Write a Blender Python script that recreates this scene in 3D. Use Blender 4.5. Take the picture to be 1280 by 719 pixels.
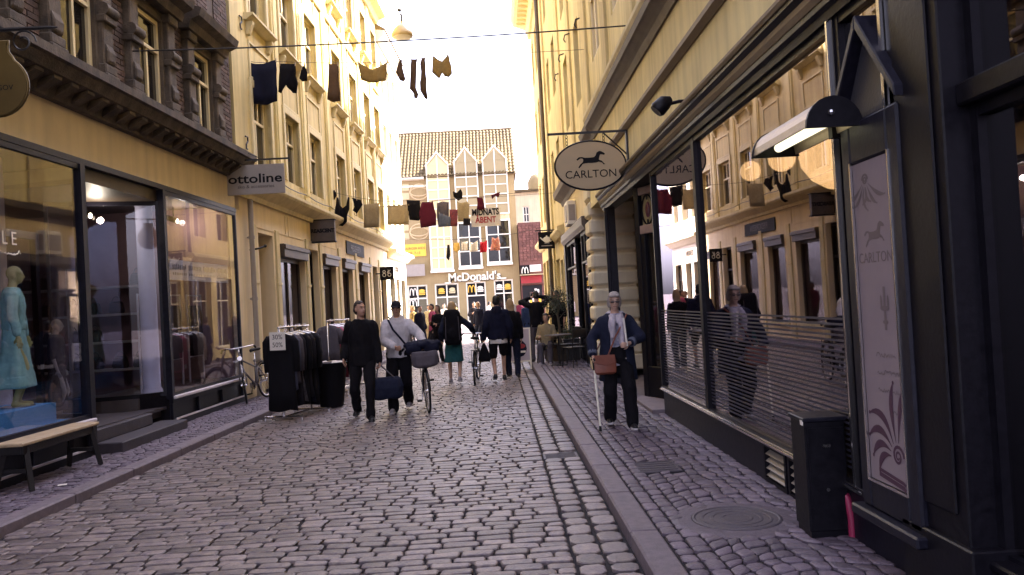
import bpy, bmesh, math, random
from mathutils import Matrix, Vector, noise
random.seed(7)
for o in list(bpy.data.objects): bpy.data.objects.remove(o)
S = bpy.context.scene
COL = S.collection
PI = math.pi
# ------------------------------------------------------------------ camera
FPX, CH = 1000.0, 1.67
yaw, pitch, roll = math.atan(21/FPX), math.atan(17.2/FPX), math.radians(3.2)
cf = Vector((math.sin(yaw)*math.cos(pitch), math.cos(yaw)*math.cos(pitch), math.sin(pitch)))
r0 = Vector((math.cos(yaw), -math.sin(yaw), 0)); u0_ = r0.cross(cf)
cr = r0*math.cos(roll) - u0_*math.sin(roll); cu = r0*math.sin(roll) + u0_*math.cos(roll)
CAMP = Vector((0, 0, CH))
cam = bpy.data.cameras.new('camera'); camo = bpy.data.objects.new('camera', cam); COL.objects.link(camo)
cam.sensor_width = 36; cam.lens = FPX/1280*36; cam.clip_end = 3000; cam.clip_start = 0.05
mw = Matrix.Identity(4)
for i in range(3):
    mw[i][0] = cr[i]; mw[i][1] = cu[i]; mw[i][2] = -cf[i]; mw[i][3] = CAMP[i]
camo.matrix_world = mw
S.camera = camo
S.render.resolution_x, S.render.resolution_y = 1024, 575
# ------------------------------------------------------------------ light
SUN_AZ, SUN_EL = math.radians(65), math.radians(43)
wd = bpy.data.worlds.new('World'); S.world = wd; wd.use_nodes = True
wn = wd.node_tree.nodes; wl = wd.node_tree.links
bg = wn['Background']
sky = wn.new('ShaderNodeTexSky'); sky.sky_type = 'NISHITA'; sky.sun_disc = False
sky.sun_elevation = SUN_EL; sky.sun_rotation = SUN_AZ; sky.dust_density = 4.0; sky.air_density = 1.2
bw = wn.new('ShaderNodeRGBToBW'); mul = wn.new('ShaderNodeMixRGB'); mul.blend_type = 'MULTIPLY'; mul.inputs[0].default_value = 1
mul.inputs[2].default_value = (0.95, 0.92, 1.20, 1)          # a veil of high cloud evens out the blue
mixs = wn.new('ShaderNodeMixRGB'); mixs.inputs[0].default_value = 0.82
wl.new(sky.outputs[0], bw.inputs[0]); wl.new(bw.outputs[0], mul.inputs[1])
wl.new(sky.outputs[0], mixs.inputs[1]); wl.new(mul.outputs[0], mixs.inputs[2])
wl.new(mixs.outputs[0], bg.inputs[0]); bg.inputs[1].default_value = 0.15
sl = bpy.data.lights.new('sun', 'SUN'); sl.energy = 4.6; sl.angle = math.radians(0.5); sl.color = (1.0, 0.90, 0.72)
slo = bpy.data.objects.new('sun', sl); COL.objects.link(slo)
sdir = Vector((math.sin(SUN_AZ)*math.cos(SUN_EL), math.cos(SUN_AZ)*math.cos(SUN_EL), math.sin(SUN_EL)))
slo.rotation_euler = (-sdir).to_track_quat('-Z', 'Y').to_euler(); slo.location = sdir*60
vs = S.view_settings; vs.view_transform = 'Standard'; vs.look = 'None'; vs.gamma = 1; vs.use_curve_mapping = False
vs.exposure = 3.05
S.cycles.use_denoising = True
S.cycles.max_bounces = 8; S.cycles.transparent_max_bounces = 12; S.cycles.caustics_reflective = False

# ------------------------------------------------------------------ measuring: a pixel of the photograph to a point of the place
def ray(x, y): return cf + cr*((x-640)/FPX) - cu*((y-359.5)/FPX)
def gp(x, y, z=0.0):
    v = ray(x, y); return CAMP + v*((z-CH)/v.z)
def atY(x, y, Y):
    v = ray(x, y); return CAMP + v*(Y/v.y)
def frame(o, deg): return Matrix.Translation(o) @ Matrix.Rotation(math.radians(deg), 4, 'Z')
def hit(fr, x, y, off=0.0):
    o, n = fr.translation, fr.col[1].to_3d(); v = ray(x, y)
    t = ((o-CAMP).dot(n)+off)/v.dot(n); p = fr.inverted() @ (CAMP+v*t); return p.x, p.z
FL = frame(Vector((-4.88, 12.72, 0)), 88.2)      # left facades: x away from us, y into the house
FR = frame(Vector((2.12, 0, 0)), -90)            # right facades: x towards us, y into the house
FM = frame(Vector((-8.85, 72, 0)), 0)            # the house across the square
ID = Matrix.Identity(4)
T = Matrix.Translation
def RZ(a): return Matrix.Rotation(a, 4, 'Z')

# ------------------------------------------------------------------ objects
WM = {}
def tag(o, label=None, cat=None, group=None, kind=None):
    if label: o['label'] = label
    if cat: o['category'] = cat
    if group: o['group'] = group
    if kind: o['kind'] = kind
    return o
def thing(name, label, cat, M=ID, group=None):
    o = bpy.data.objects.new(name, None); COL.objects.link(o); o.empty_display_size = .2
    o.matrix_world = M; WM[o.name] = M.copy(); return tag(o, label, cat, group)
def put(me, name, parent=None, M=ID, mat=None):
    o = bpy.data.objects.new(name, me); COL.objects.link(o)
    if mat and not me.materials: me.materials.append(mat)
    if parent is not None:
        o.parent = parent; o.matrix_basis = WM[parent.name].inverted() @ M
    else: o.matrix_basis = M
    WM[o.name] = M.copy(); return o
def copy_tree(o, M, label=None, parent=None):
    c = o.copy(); COL.objects.link(c); old = WM[o.name]
    if label: c['label'] = label
    if parent is None: c.parent = None; c.matrix_basis = M; WM[c.name] = M.copy()
    else: c.parent = parent; WM[c.name] = WM[parent.name] @ o.matrix_basis
    for ch in list(KIDS.get(o.name, ())): copy_tree(ch, M, None, c)
    return c
KIDS = {}
class MB:
    def __init__(s, fr=ID): s.fr = fr; s.v = []; s.f = []; s.mi = []; s.m = 0
    def add(s, vs, fs):
        b = len(s.v); s.v += [Vector(p) for p in vs]
        for f in fs: s.f.append([b+i for i in f]); s.mi.append(s.m)
        return s
    def box(s, x0, x1, y0, y1, z0, z1, R=None):
        if x0 > x1: x0, x1 = x1, x0
        if y0 > y1: y0, y1 = y1, y0
        if z0 > z1: z0, z1 = z1, z0
        vs = [Vector(p) for p in ((x0,y0,z0),(x1,y0,z0),(x1,y1,z0),(x0,y1,z0),(x0,y0,z1),(x1,y0,z1),(x1,y1,z1),(x0,y1,z1))]
        if R: vs = [R @ p for p in vs]
        return s.add(vs, [(3,2,1,0),(4,5,6,7),(0,1,5,4),(1,2,6,5),(2,3,7,6),(3,0,4,7)])
    def prism(s, pts, a, b, ax='y'):
        # outline pts (p,q) extruded along ax from a to b
        def P(p, q, t): return {'y': (p, t, q), 'x': (t, p, q), 'z': (p, q, t)}[ax]
        n = len(pts); ar = sum(pts[i][0]*pts[(i+1) % n][1]-pts[(i+1) % n][0]*pts[i][1] for i in range(n))
        if (ar < 0) != (ax == 'y'): pts = pts[::-1]
        if a > b: a, b = b, a
        vs = [P(p, q, a) for p, q in pts]+[P(p, q, b) for p, q in pts]
        fs = [tuple(range(n-1, -1, -1)), tuple(range(n, 2*n))]+[(i, (i+1) % n, n+(i+1) % n, n+i) for i in range(n)]
        return s.add(vs, fs)
    def loft(s, rings, cap=True):
        n = len(rings[0]); vs = [p for r in rings for p in r]; fs = []
        for k in range(len(rings)-1):
            for i in range(n):
                j = (i+1) % n; fs.append((k*n+i, k*n+j, (k+1)*n+j, (k+1)*n+i))
        if cap: fs += [tuple(range(n-1, -1, -1)), tuple((len(rings)-1)*n+i for i in range(n))]
        return s.add(vs, fs)
    def tube(s, pts, r, n=8, cap=True, flat=None):
        pts = [Vector(p) for p in pts]; k = len(pts); rs = r if isinstance(r, (list, tuple)) else [r]*k
        rings = []; up = None
        for i, p in enumerate(pts):
            d = (pts[min(i+1, k-1)]-pts[max(i-1, 0)]).normalized()
            if up is None: up = Vector((0,0,1)) if abs(d.z) < .9 else Vector((0,1,0))
            a = d.cross(up)
            if a.length < 1e-4: a = d.cross(Vector((1,0,0)))
            a.normalize(); b = a.cross(d).normalized(); up = b
            fa, fb = flat or (1, 1)
            rings.append([p+(a*math.cos(t)*fa-b*math.sin(t)*fb)*rs[i] for t in [2*PI*q/n for q in range(n)]])
        # orientation: ring order a -> -b turns so that faces look out
        return s.loft([list(reversed(q)) for q in rings], cap)
    def ball(s, c, r, n=12, R=None):
        rx, ry, rz = r if isinstance(r, (list, tuple)) else (r, r, r)
        c = Vector(c); m = max(4, n//2); vs = []; fs = []
        for k in range(1, m):
            ph = PI*k/m
            for i in range(n):
                th = 2*PI*i/n; p = Vector((rx*math.sin(ph)*math.cos(th), ry*math.sin(ph)*math.sin(th), -rz*math.cos(ph)))
                vs.append(c+(R @ p if R else p))
        bt, tp = Vector((0,0,-rz)), Vector((0,0,rz))
        vs.append(c+(R @ bt if R else bt)); vs.append(c+(R @ tp if R else tp)); B = len(vs)-2
        for k in range(m-2):
            for i in range(n):
                j = (i+1) % n; fs.append((k*n+i, k*n+j, (k+1)*n+j, (k+1)*n+i))
        for i in range(n):
            j = (i+1) % n; fs.append((B, j, i)); fs.append((B+1, (m-2)*n+i, (m-2)*n+j))
        return s.add(vs, fs)
    def lathe(s, prof, c=(0,0,0), n=16, cap=True):
        c = Vector(c)
        return s.loft([[c+Vector((r*math.cos(2*PI*i/n), r*math.sin(2*PI*i/n), z)) for i in range(n)] for r, z in prof], cap)
    def cap(s, a, b, ra, rb, n=10):                   # tapered limb with round ends
        a, b = Vector(a), Vector(b); s.tube([a, b], [ra, rb], n); s.ball(a, ra, n); return s.ball(b, rb, n)
    def mesh(s, name, M=ID, smooth=False):
        me = bpy.data.meshes.new(name); K = M.inverted() @ s.fr
        me.from_pydata([K @ p for p in s.v], [], s.f)
        if max(s.mi, default=0): me.polygons.foreach_set('material_index', s.mi)
        if smooth: me.polygons.foreach_set('use_smooth', [True]*len(me.polygons))
        me.update(); return me
    def build(s, name, mat, parent=None, smooth=False, bevel=0, label=None, cat=None, group=None, kind=None, auto=None):
        if parent is None:
            ws = [s.fr @ p for p in s.v]
            M = T(Vector(((min(p.x for p in ws)+max(p.x for p in ws))/2, (min(p.y for p in ws)+max(p.y for p in ws))/2, min(p.z for p in ws))))
        else: M = WM[parent.name]
        me = s.mesh(name, M, smooth)
        for m in (mat if isinstance(mat, (list, tuple)) else [mat]): me.materials.append(m)
        o = put(me, name, parent, M)
        if parent is not None: KIDS.setdefault(parent.name, []).append(o)
        if bevel:
            b = o.modifiers.new('bevel', 'BEVEL'); b.width = bevel; b.segments = 1; b.limit_method = 'ANGLE'; b.angle_limit = .6
        if smooth and auto: me.set_sharp_from_angle(angle=auto)
        return tag(o, label, cat, group, kind)
SIDE = bpy.data.scenes.new('workbench')              # an empty scene in which shapes are fused; removed at the end
TRASH = []
WORK = bpy.data.objects.new('workpiece', bpy.data.meshes.new('blank')); SIDE.collection.objects.link(WORK)
_r = WORK.modifiers.new('r', 'REMESH'); _r.mode = 'VOXEL'; _r.use_smooth_shade = True
_q = WORK.modifiers.new('s', 'SMOOTH'); _q.factor = .5
TYPE = bpy.data.objects.new('type', bpy.data.curves.new('blank', 'FONT')); SIDE.collection.objects.link(TYPE)
def fused(mb, name, voxel, mat, parent, smooth=3, wrinkle=0, wscale=9, seed=0, M=None):
    """one continuous surface from overlapping shapes"""
    M = M or WM[parent.name]
    me = mb.mesh(name, M); ob = WORK; ob.data = me
    ob.modifiers['r'].voxel_size = voxel; ob.modifiers['s'].iterations = max(smooth, 1); ob.modifiers['s'].show_viewport = smooth > 0
    SIDE.view_layers[0].update(); nm = bpy.data.meshes.new_from_object(ob.evaluated_get(SIDE.view_layers[0].depsgraph))
    TRASH.append(me)
    if wrinkle:
        o3 = Vector((seed*3.7, seed*1.3, 0))
        nrm = [n.vector.copy() for n in nm.vertex_normals]
        for v, vn in zip(nm.vertices, nrm):
            p = v.co; q = Vector((p.x*wscale, p.y*wscale, p.z*wscale*.55))+o3
            v.co = p+vn*wrinkle*(noise.noise(q)+.5*noise.noise(q*2.3))
        nm.update()
    nm.name = name
    nm.polygons.foreach_set('use_smooth', [True]*len(nm.polygons))
    nm.materials.append(mat)
    o = put(nm, name, parent, M)
    if parent is not None: KIDS.setdefault(parent.name, []).append(o)
    return o
def lettering(txt, size, M, mat, parent, name='lettering', ext=.004, bold=0, xs=1.0, align='CENTER', space=1.0, shear=0):
    cu_ = bpy.data.curves.new('t', 'FONT'); cu_.body = txt; cu_.size = size; cu_.extrude = ext; cu_.offset = bold
    cu_.align_x = align; cu_.align_y = 'CENTER'; cu_.space_character = space; cu_.shear = shear; cu_.resolution_u = 3
    ob = TYPE; ob.data = cu_; TRASH.append(cu_)
    SIDE.view_layers[0].update(); me = bpy.data.meshes.new_from_object(ob.evaluated_get(SIDE.view_layers[0].depsgraph))
    me.transform(Matrix.Diagonal((xs, 1, 1, 1))); me.name = name; me.materials.clear(); me.materials.append(mat)
    o = put(me, name, parent, M)
    if parent is not None: KIDS.setdefault(parent.name, []).append(o)
    return o
STAND = Matrix.Rotation(PI/2, 4, 'X')            # text lying in xy -> standing, read from -y

# ------------------------------------------------------------------ materials
def C(r, g, b):
    def l(c): c /= 255; return c/12.92 if c <= .04045 else ((c+.055)/1.055)**2.4
    return (l(r), l(g), l(b), 1)
MATS = {}
def mat(name, c1, c2=None, scale=4, rough=.7, bump=0, bscale=60, metal=0, spec=.5, isl=0, streak=0, detail=5, emit=0, coat=0, rvar=0):
    m = bpy.data.materials.new(name); m.use_nodes = True; nt = m.node_tree; N = nt.nodes; Lk = nt.links; b = N['Principled BSDF']
    b.inputs['Roughness'].default_value = rough; b.inputs['Metallic'].default_value = metal
    b.inputs['Specular IOR Level'].default_value = spec; b.inputs['Coat Weight'].default_value = coat
    if c2 is None: c2 = tuple(min(1, k*.78) for k in c1[:3])+(1,)
    geo = N.new('ShaderNodeNewGeometry')
    tex = N.new('ShaderNodeTexNoise'); tex.inputs['Scale'].default_value = scale; tex.inputs['Detail'].default_value = detail; tex.inputs['Roughness'].default_value = .65
    Lk.new(geo.outputs['Position'], tex.inputs['Vector'])
    ramp = N.new('ShaderNodeValToRGB'); ramp.color_ramp.elements[0].position = .32; ramp.color_ramp.elements[1].position = .68
    ramp.color_ramp.elements[0].color = c2; ramp.color_ramp.elements[1].color = c1
    Lk.new(tex.outputs['Fac'], ramp.inputs['Fac']); out = ramp.outputs['Color']
    if streak:
        mp = N.new('ShaderNodeMapping'); mp.inputs['Scale'].default_value = (5, 5, .35); Lk.new(geo.outputs['Position'], mp.inputs['Vector'])
        t2 = N.new('ShaderNodeTexNoise'); t2.inputs['Scale'].default_value = 1.3; t2.inputs['Detail'].default_value = 6; Lk.new(mp.outputs[0], t2.inputs['Vector'])
        mr = N.new('ShaderNodeMapRange'); mr.inputs[1].default_value = .4; mr.inputs[2].default_value = .75; mr.inputs[3].default_value = 1; mr.inputs[4].default_value = 1-streak
        Lk.new(t2.outputs['Fac'], mr.inputs[0]); mx = N.new('ShaderNodeMixRGB'); mx.blend_type = 'MULTIPLY'; mx.inputs[0].default_value = 1
        Lk.new(out, mx.inputs[1]); Lk.new(mr.outputs[0], mx.inputs[2]); out = mx.outputs[0]
    if isl:
        oi = N.new('ShaderNodeObjectInfo'); ad = N.new('ShaderNodeMath'); ad.operation = 'ADD'; fr_ = N.new('ShaderNodeMath'); fr_.operation = 'FRACT'
        Lk.new(geo.outputs['Random Per Island'], ad.inputs[0]); Lk.new(oi.outputs['Random'], ad.inputs[1]); Lk.new(ad.outputs[0], fr_.inputs[0])
        mr = N.new('ShaderNodeMapRange'); mr.inputs[3].default_value = 1-isl; mr.inputs[4].default_value = 1+isl; Lk.new(fr_.outputs[0], mr.inputs[0])
        mx = N.new('ShaderNodeMixRGB'); mx.blend_type = 'MULTIPLY'; mx.inputs[0].default_value = 1
        Lk.new(out, mx.inputs[1]); Lk.new(mr.outputs[0], mx.inputs[2]); out = mx.outputs[0]
    Lk.new(out, b.inputs['Base Color'])
    if rvar:
        mr = N.new('ShaderNodeMapRange'); mr.inputs[3].default_value = rough-rvar; mr.inputs[4].default_value = rough+rvar
        Lk.new(tex.outputs['Fac'], mr.inputs[0]); Lk.new(mr.outputs[0], b.inputs['Roughness'])
    if bump:
        t3 = N.new('ShaderNodeTexNoise'); t3.inputs['Scale'].default_value = bscale; t3.inputs['Detail'].default_value = 4; Lk.new(geo.outputs['Position'], t3.inputs['Vector'])
        bp = N.new('ShaderNodeBump'); bp.inputs['Strength'].default_value = bump; bp.inputs['Distance'].default_value = .02
        Lk.new(t3.outputs['Fac'], bp.inputs['Height']); Lk.new(bp.outputs[0], b.inputs['Normal'])
    if emit:
        b.inputs['Emission Color'].default_value = c1; b.inputs['Emission Strength'].default_value = emit
    m.diffuse_color = c1; MATS[name] = m; return m
def glass(name, tint, refl, rough=.01, see=(1,1,1,1)):
    """window glass: mirror-like share by angle, the rest lets you look in"""
    m = bpy.data.materials.new(name); m.use_nodes = True; nt = m.node_tree; N = nt.nodes; Lk = nt.links; N.remove(N['Principled BSDF'])
    lw = N.new('ShaderNodeLayerWeight'); lw.inputs['Blend'].default_value = .5
    mr = N.new('ShaderNodeMapRange'); mr.inputs[1].default_value = 0; mr.inputs[2].default_value = 1; mr.inputs[3].default_value = refl[0]; mr.inputs[4].default_value = refl[1]
    Lk.new(lw.outputs['Facing'], mr.inputs[0])
    g = N.new('ShaderNodeBsdfGlossy'); g.inputs['Color'].default_value = tint; g.inputs['Roughness'].default_value = rough
    t = N.new('ShaderNodeBsdfTransparent'); t.inputs['Color'].default_value = see
    mx = N.new('ShaderNodeMixShader'); Lk.new(mr.outputs[0], mx.inputs[0]); Lk.new(t.outputs[0], mx.inputs[1]); Lk.new(g.outputs[0], mx.inputs[2])
    # large panes are never quite flat
    geo = N.new('ShaderNodeNewGeometry'); tn = N.new('ShaderNodeTexNoise'); tn.inputs['Scale'].default_value = .8; tn.inputs['Detail'].default_value = 1
    bp = N.new('ShaderNodeBump'); bp.inputs['Strength'].default_value = .05; bp.inputs['Distance'].default_value = .03
    Lk.new(geo.outputs['Position'], tn.inputs['Vector']); Lk.new(tn.outputs['Fac'], bp.inputs['Height']); Lk.new(bp.outputs[0], g.inputs['Normal'])
    Lk.new(mx.outputs[0], N['Material Output'].inputs['Surface']); MATS[name] = m; return m
def paneglass(name, c, rough=.04):
    m = mat(name, c, c, rough=rough, spec=.9); 
    nt = m.node_tree; b = nt.nodes['Principled BSDF']; b.inputs['IOR'].default_value = 1.5; b.inputs['Specular IOR Level'].default_value = .5
    geo = nt.nodes.new('ShaderNodeNewGeometry'); tn = nt.nodes.new('ShaderNodeTexNoise'); tn.inputs['Scale'].default_value = 1.5
    bp = nt.nodes.new('ShaderNodeBump'); bp.inputs['Strength'].default_value = .12; bp.inputs['Distance'].default_value = .03
    nt.links.new(geo.outputs['Position'], tn.inputs['Vector']); nt.links.new(tn.outputs['Fac'], bp.inputs['Height']); nt.links.new(bp.outputs[0], b.inputs['Normal'])
    return m
m_sett = mat('granite sett', (.25,.198,.17,1), (.092,.07,.092,1), 20, .34, .45, 90, isl=.40, rvar=.1)
m_sett2 = mat('pavement stone', (.145,.11,.138,1), (.08,.06,.08,1), 20, .5, .45, 80, isl=.36)
m_kerb = mat('kerb granite', (.19,.15,.168,1), (.12,.095,.11,1), 16, .6, .35, 110, isl=.1)
m_joint = mat('joint sand', (.012,.009,.014,1), (.007,.005,.008,1), 30, .95, .6, 60)
m_ground = mat('square paving', (.17,.135,.145,1), (.11,.09,.10,1), 3, .7, .5, 14)
m_och = mat('ochre plaster', (.70,.57,.265,1), (.54,.425,.19,1), .9, .85, .15, 70, streak=.32)
m_och2 = mat('golden plaster', (.80,.67,.32,1), (.66,.54,.25,1), .7, .85, .12, 70, streak=.24)
m_trim = mat('pale stone trim', (.68,.58,.32,1), (.60,.50,.27,1), 2, .8, .1, 60, streak=.2)
m_cream = mat('cream render', (.80,.665,.43,1), (.72,.59,.37,1), 1.5, .85, .1, 60, streak=.16)
m_white = mat('white render', (.84,.77,.60,1), (.78,.70,.53,1), 1.5, .8, .08, 50, streak=.06)
m_brick = mat('dark brick', (.10,.06,.042,1), (.055,.034,.028,1), 14, .9, .4, 90, isl=.35)
m_mort = mat('brick mortar', (.10,.075,.055,1), (.06,.045,.036,1), 12, .95, .3, 80)
m_dstone = mat('sooty stone', (.15,.115,.08,1), (.05,.039,.032,1), 3.5, .9, .5, 40, streak=.4)
m_black = mat('black paint', (.0075,.0065,.010,1), (.0025,.002,.004,1), 24, .45, .06, 40, rvar=.1, spec=.18)
m_navy = mat('dark blue paint', (.012,.011,.020,1), (.004,.0036,.008,1), 18, .45, .08, 30, rvar=.1, spec=.25)
m_iron = mat('wrought iron', (.006,.005,.006,1), (.01,.007,.007,1), 20, .5, .2, 80)
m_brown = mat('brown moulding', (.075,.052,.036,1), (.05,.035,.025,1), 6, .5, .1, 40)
m_frame = mat('cream window paint', (.72,.62,.38,1), (.64,.54,.32,1), 5, .5, .05, 40)
m_wframe = mat('white window paint', (.85,.80,.66,1), (.78,.72,.58,1), 5, .5)
m_chrome = mat('chrome', (.75,.72,.72,1), (.65,.62,.62,1), 10, .22, metal=1)
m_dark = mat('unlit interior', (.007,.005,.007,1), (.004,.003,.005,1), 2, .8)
m_gl_r = glass('shop window glass', (.66,.61,.65,1), (.10,.72), see=(.55,.55,.66,1))
m_gl_l = glass('display window glass', (.86,.82,.8,1), (.03,.28), see=(.9,.92,1,1))
m_gl_s = glass('small shop glass', (.8,.76,.74,1), (.03,.13), see=(.7,.7,.74,1))
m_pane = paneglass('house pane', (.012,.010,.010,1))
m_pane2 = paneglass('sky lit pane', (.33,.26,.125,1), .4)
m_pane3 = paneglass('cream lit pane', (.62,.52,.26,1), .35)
m_pier = mat('pale banded stone', (.78,.69,.50,1), (.70,.61,.43,1), 3, .8, .12, 60, streak=.12)
m_tile = mat('pantile', (.185,.13,.055,1), (.10,.068,.03,1), 1.5, .85, .3, 30, isl=.2)
m_redbrick = mat('red brick', (.20,.085,.062,1), (.13,.055,.045,1), 10, .9, .3, 60, isl=.25)
m_tan = mat('tan plaster', (.37,.275,.13,1), (.30,.22,.10,1), .8, .85, .1, 30, streak=.1)
m_wood = mat('bench wood', (.48,.36,.22,1), (.36,.26,.16,1), 9, .6, .2, 50)
m_dwood = mat('dark stained wood', (.010,.007,.008,1), (.006,.004,.005,1), 12, .5, .2, 60)
m_rubber = mat('rubber', (.005,.0045,.005,1), None, 10, .8)
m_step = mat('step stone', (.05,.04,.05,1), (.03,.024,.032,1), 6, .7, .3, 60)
m_slab = mat('door slab stone', (.22,.175,.185,1), (.16,.125,.14,1), 6, .7, .2, 60)
m_paper = mat('white card', (.80,.74,.66,1), (.74,.68,.6,1), 6, .7)
m_ink = mat('black ink', (.005,.004,.005,1), None, 8, .7, spec=.2)
m_grey = mat('sign grey', (.33,.285,.24,1), (.29,.25,.21,1), 5, .5)
m_tansign = mat('oval sign paint', (.42,.31,.17,1), (.38,.285,.155,1), 3, .5)
m_gold = mat('gold leaf', (.13,.085,.022,1), (.085,.055,.015,1), 2, .38, .1, 12, metal=.6)
m_red = mat('red print', (.34,.022,.028,1), (.29,.018,.022,1), 6, .6)
m_yel = mat('yellow print', (.80,.50,.06,1), (.75,.46,.05,1), 6, .6)
m_skin = mat('skin', (.50,.29,.20,1), (.42,.235,.16,1), 14, .55, .1, 120)
m_skin2 = mat('pale skin', (.56,.35,.26,1), (.49,.30,.215,1), 14, .55, .1, 120)
# ================================================================== GROUND
def xl(Y): return -3.94+.035*(Y-9.7)              # left kerb face
def xf(Y): return -4.88+.0314*(Y-12.72)           # left house fronts
KR = .80
g = MB(); g.add([(-400,-150,-.06),(400,-150,-.06),(400,900,-.06),(-400,900,-.06)], [(0,1,2,3)])
g.build('ground', m_ground, kind='structure')
def stone_shape(mb, q, z0, z1, gap, rnd=.3, inset=.009):
    """one paving stone: rounded corners, bevelled and slightly domed top"""
    c = sum((Vector((p[0], p[1], 0)) for p in q), Vector())/4
    ring = []
    P = [Vector((p[0], p[1], 0)) for p in q]
    for i in range(4):
        a, p, b = P[i-1], P[i], P[(i+1) % 4]
        def sh(v): return Vector((v.x+(gap if v.x < c.x else -gap)*min(1, abs(v.x-c.x)*40), v.y+(gap*1.3 if v.y < c.y else -gap*1.3)*min(1, abs(v.y-c.y)*40), 0))
        e = min((a-p).length, (b-p).length)*rnd*random.uniform(.6, 1.1)
        ring.append(sh(p+(a-p).normalized()*e)); ring.append(sh(p+(b-p).normalized()*e))
    tx, ty = random.uniform(-.025, .025), random.uniform(-.025, .025)
    def Z(p, z): return Vector((p.x, p.y, z+(p.x-c.x)*tx+(p.y-c.y)*ty))
    r0_ = [Z(p, z0) for p in ring]; r1 = [Z(p, z1-inset*.8) for p in ring]
    r2 = [Z(p+(c-p).normalized()*inset, z1-.002) for p in ring]; r3 = [Z(p+(c-p)*.55, z1+.001) for p in ring]
    mb.loft([r0_, r1, r2, r3])
    return c
def paving(struct, mt, cells, name, near=300):
    """cells: (corner list, z0, z1, gap, rnd); the ones that show largest become stones of their own, the rest one joined part"""
    cells.sort(key=lambda k: (sum(p[0] for p in k[0])/4)**2*.25+(sum(p[1] for p in k[0])/4)**2)
    rest = MB()
    for i, (q, z0, z1, gap, rnd) in enumerate(cells):
        if i < near:
            mb = MB(); stone_shape(mb, q, z0, z1, gap, rnd)
            c = sum((Vector((p[0], p[1], 0)) for p in q), Vector())/4
            me = mb.mesh(name, T(c), True); me.set_sharp_from_angle(angle=.42); me.materials.append(mt); put(me, name, struct, T(c))
        else: stone_shape(rest, q, z0, z1, gap, rnd)
    if rest.v:
        o = rest.build(name+'_paving', mt, struct, smooth=True, auto=.42, kind='stuff')
def quadgrid(rows):
    for a, b in zip(rows, rows[1:]):
        pass
# ---- road
mb = MB(); mb.add([(xl(-12)-.1,-12,0),(KR+.05,-12,0),(KR+.05,37,0),(xl(37)-.1,37,0)], [(0,1,2,3)])
road = mb.build('road', m_joint, kind='structure')
cells = []; Y = 4.15
while Y < 36:
    dY = random.uniform(.104, .124); x = xl(Y)+random.uniform(-.2, 0)
    wob = random.uniform(-.012, .012)
    while x < KR-.40:
        w = random.uniform(.16, .275)
        x1 = min(x+w, KR-.40+random.uniform(-.015, .015))
        if KR-.40-x1 < .09: x1 = KR-.40
        x0 = max(x, xl(Y)+.005)
        if x1-x0 > .06:
            j = lambda: random.uniform(-.008, .008)
            def wv(xx, yy): return yy+.016*math.sin(xx*1.3+yy*.7)+.008*math.sin(xx*2.9-yy)+wob
            q = [(x0+j(), wv(x0, Y)+j()), (x1+j(), wv(x1, Y)+j()), (x1+j(), wv(x1, Y+dY)+j()), (x0+j(), wv(x0, Y+dY)+j())]
            cells.append((q, -.01, .026+random.uniform(-.004, .004), .0085, .14))
        x = x1
    Y += dY
for k, (a, b) in enumerate(((KR-.395, KR-.205), (KR-.20, KR-.01))):
    Y = 4.1+k*.07
    while Y < 36:
        h = random.uniform(.16, .24)
        if not (8.3 < Y+h/2 < 8.66):
            j = lambda: random.uniform(-.008, .008)
            cells.append(([(a+j(), Y+j()), (b+j(), Y+j()), (b+j(), Y+h+j()), (a+j(), Y+h+j())], -.01, .024+random.uniform(-.004, .004), .011, .22))
        Y += h
paving(road, m_sett, cells, 'sett')
# ---- kerbs
def kerb(xa, xb, struct, y0, y1):
    Y = y0
    while Y < y1:
        h = random.uniform(.95, 1.35)
        mb = MB(); e = .004
        mb.add([(xa(Y+e), Y+e, -.02), (xb(Y+e), Y+e, -.02), (xb(Y+h-e), Y+h-e, -.02), (xa(Y+h-e), Y+h-e, -.02),
                (xa(Y+e), Y+e, .112), (xb(Y+e), Y+e, .108), (xb(Y+h-e), Y+h-e, .108), (xa(Y+h-e), Y+h-e, .112)],
               [(3,2,1,0),(4,5,6,7),(0,1,5,4),(1,2,6,5),(2,3,7,6),(3,0,4,7)])
        mb.build('kerbstone', m_kerb, struct, bevel=.014); Y += h
mb = MB(); mb.box(KR+.01, 2.14, -12, 31, -.05, .085); pr = mb.build('right_pavement', m_joint, kind='structure')
kerb(lambda y: KR, lambda y: KR+.19, pr, 3.2, 30)
mb = MB(); mb.prism([(xl(-12)-.01,-12),(xl(37)-.01,37),(xf(37)-.05,37),(xf(-12)-.05,-12)], -.05, .085, 'z'); pl_ = mb.build('left_pavement', m_joint, kind='structure')
kerb(lambda y: xl(y)-.17, lambda y: xl(y), pl_, 5, 36)
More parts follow.
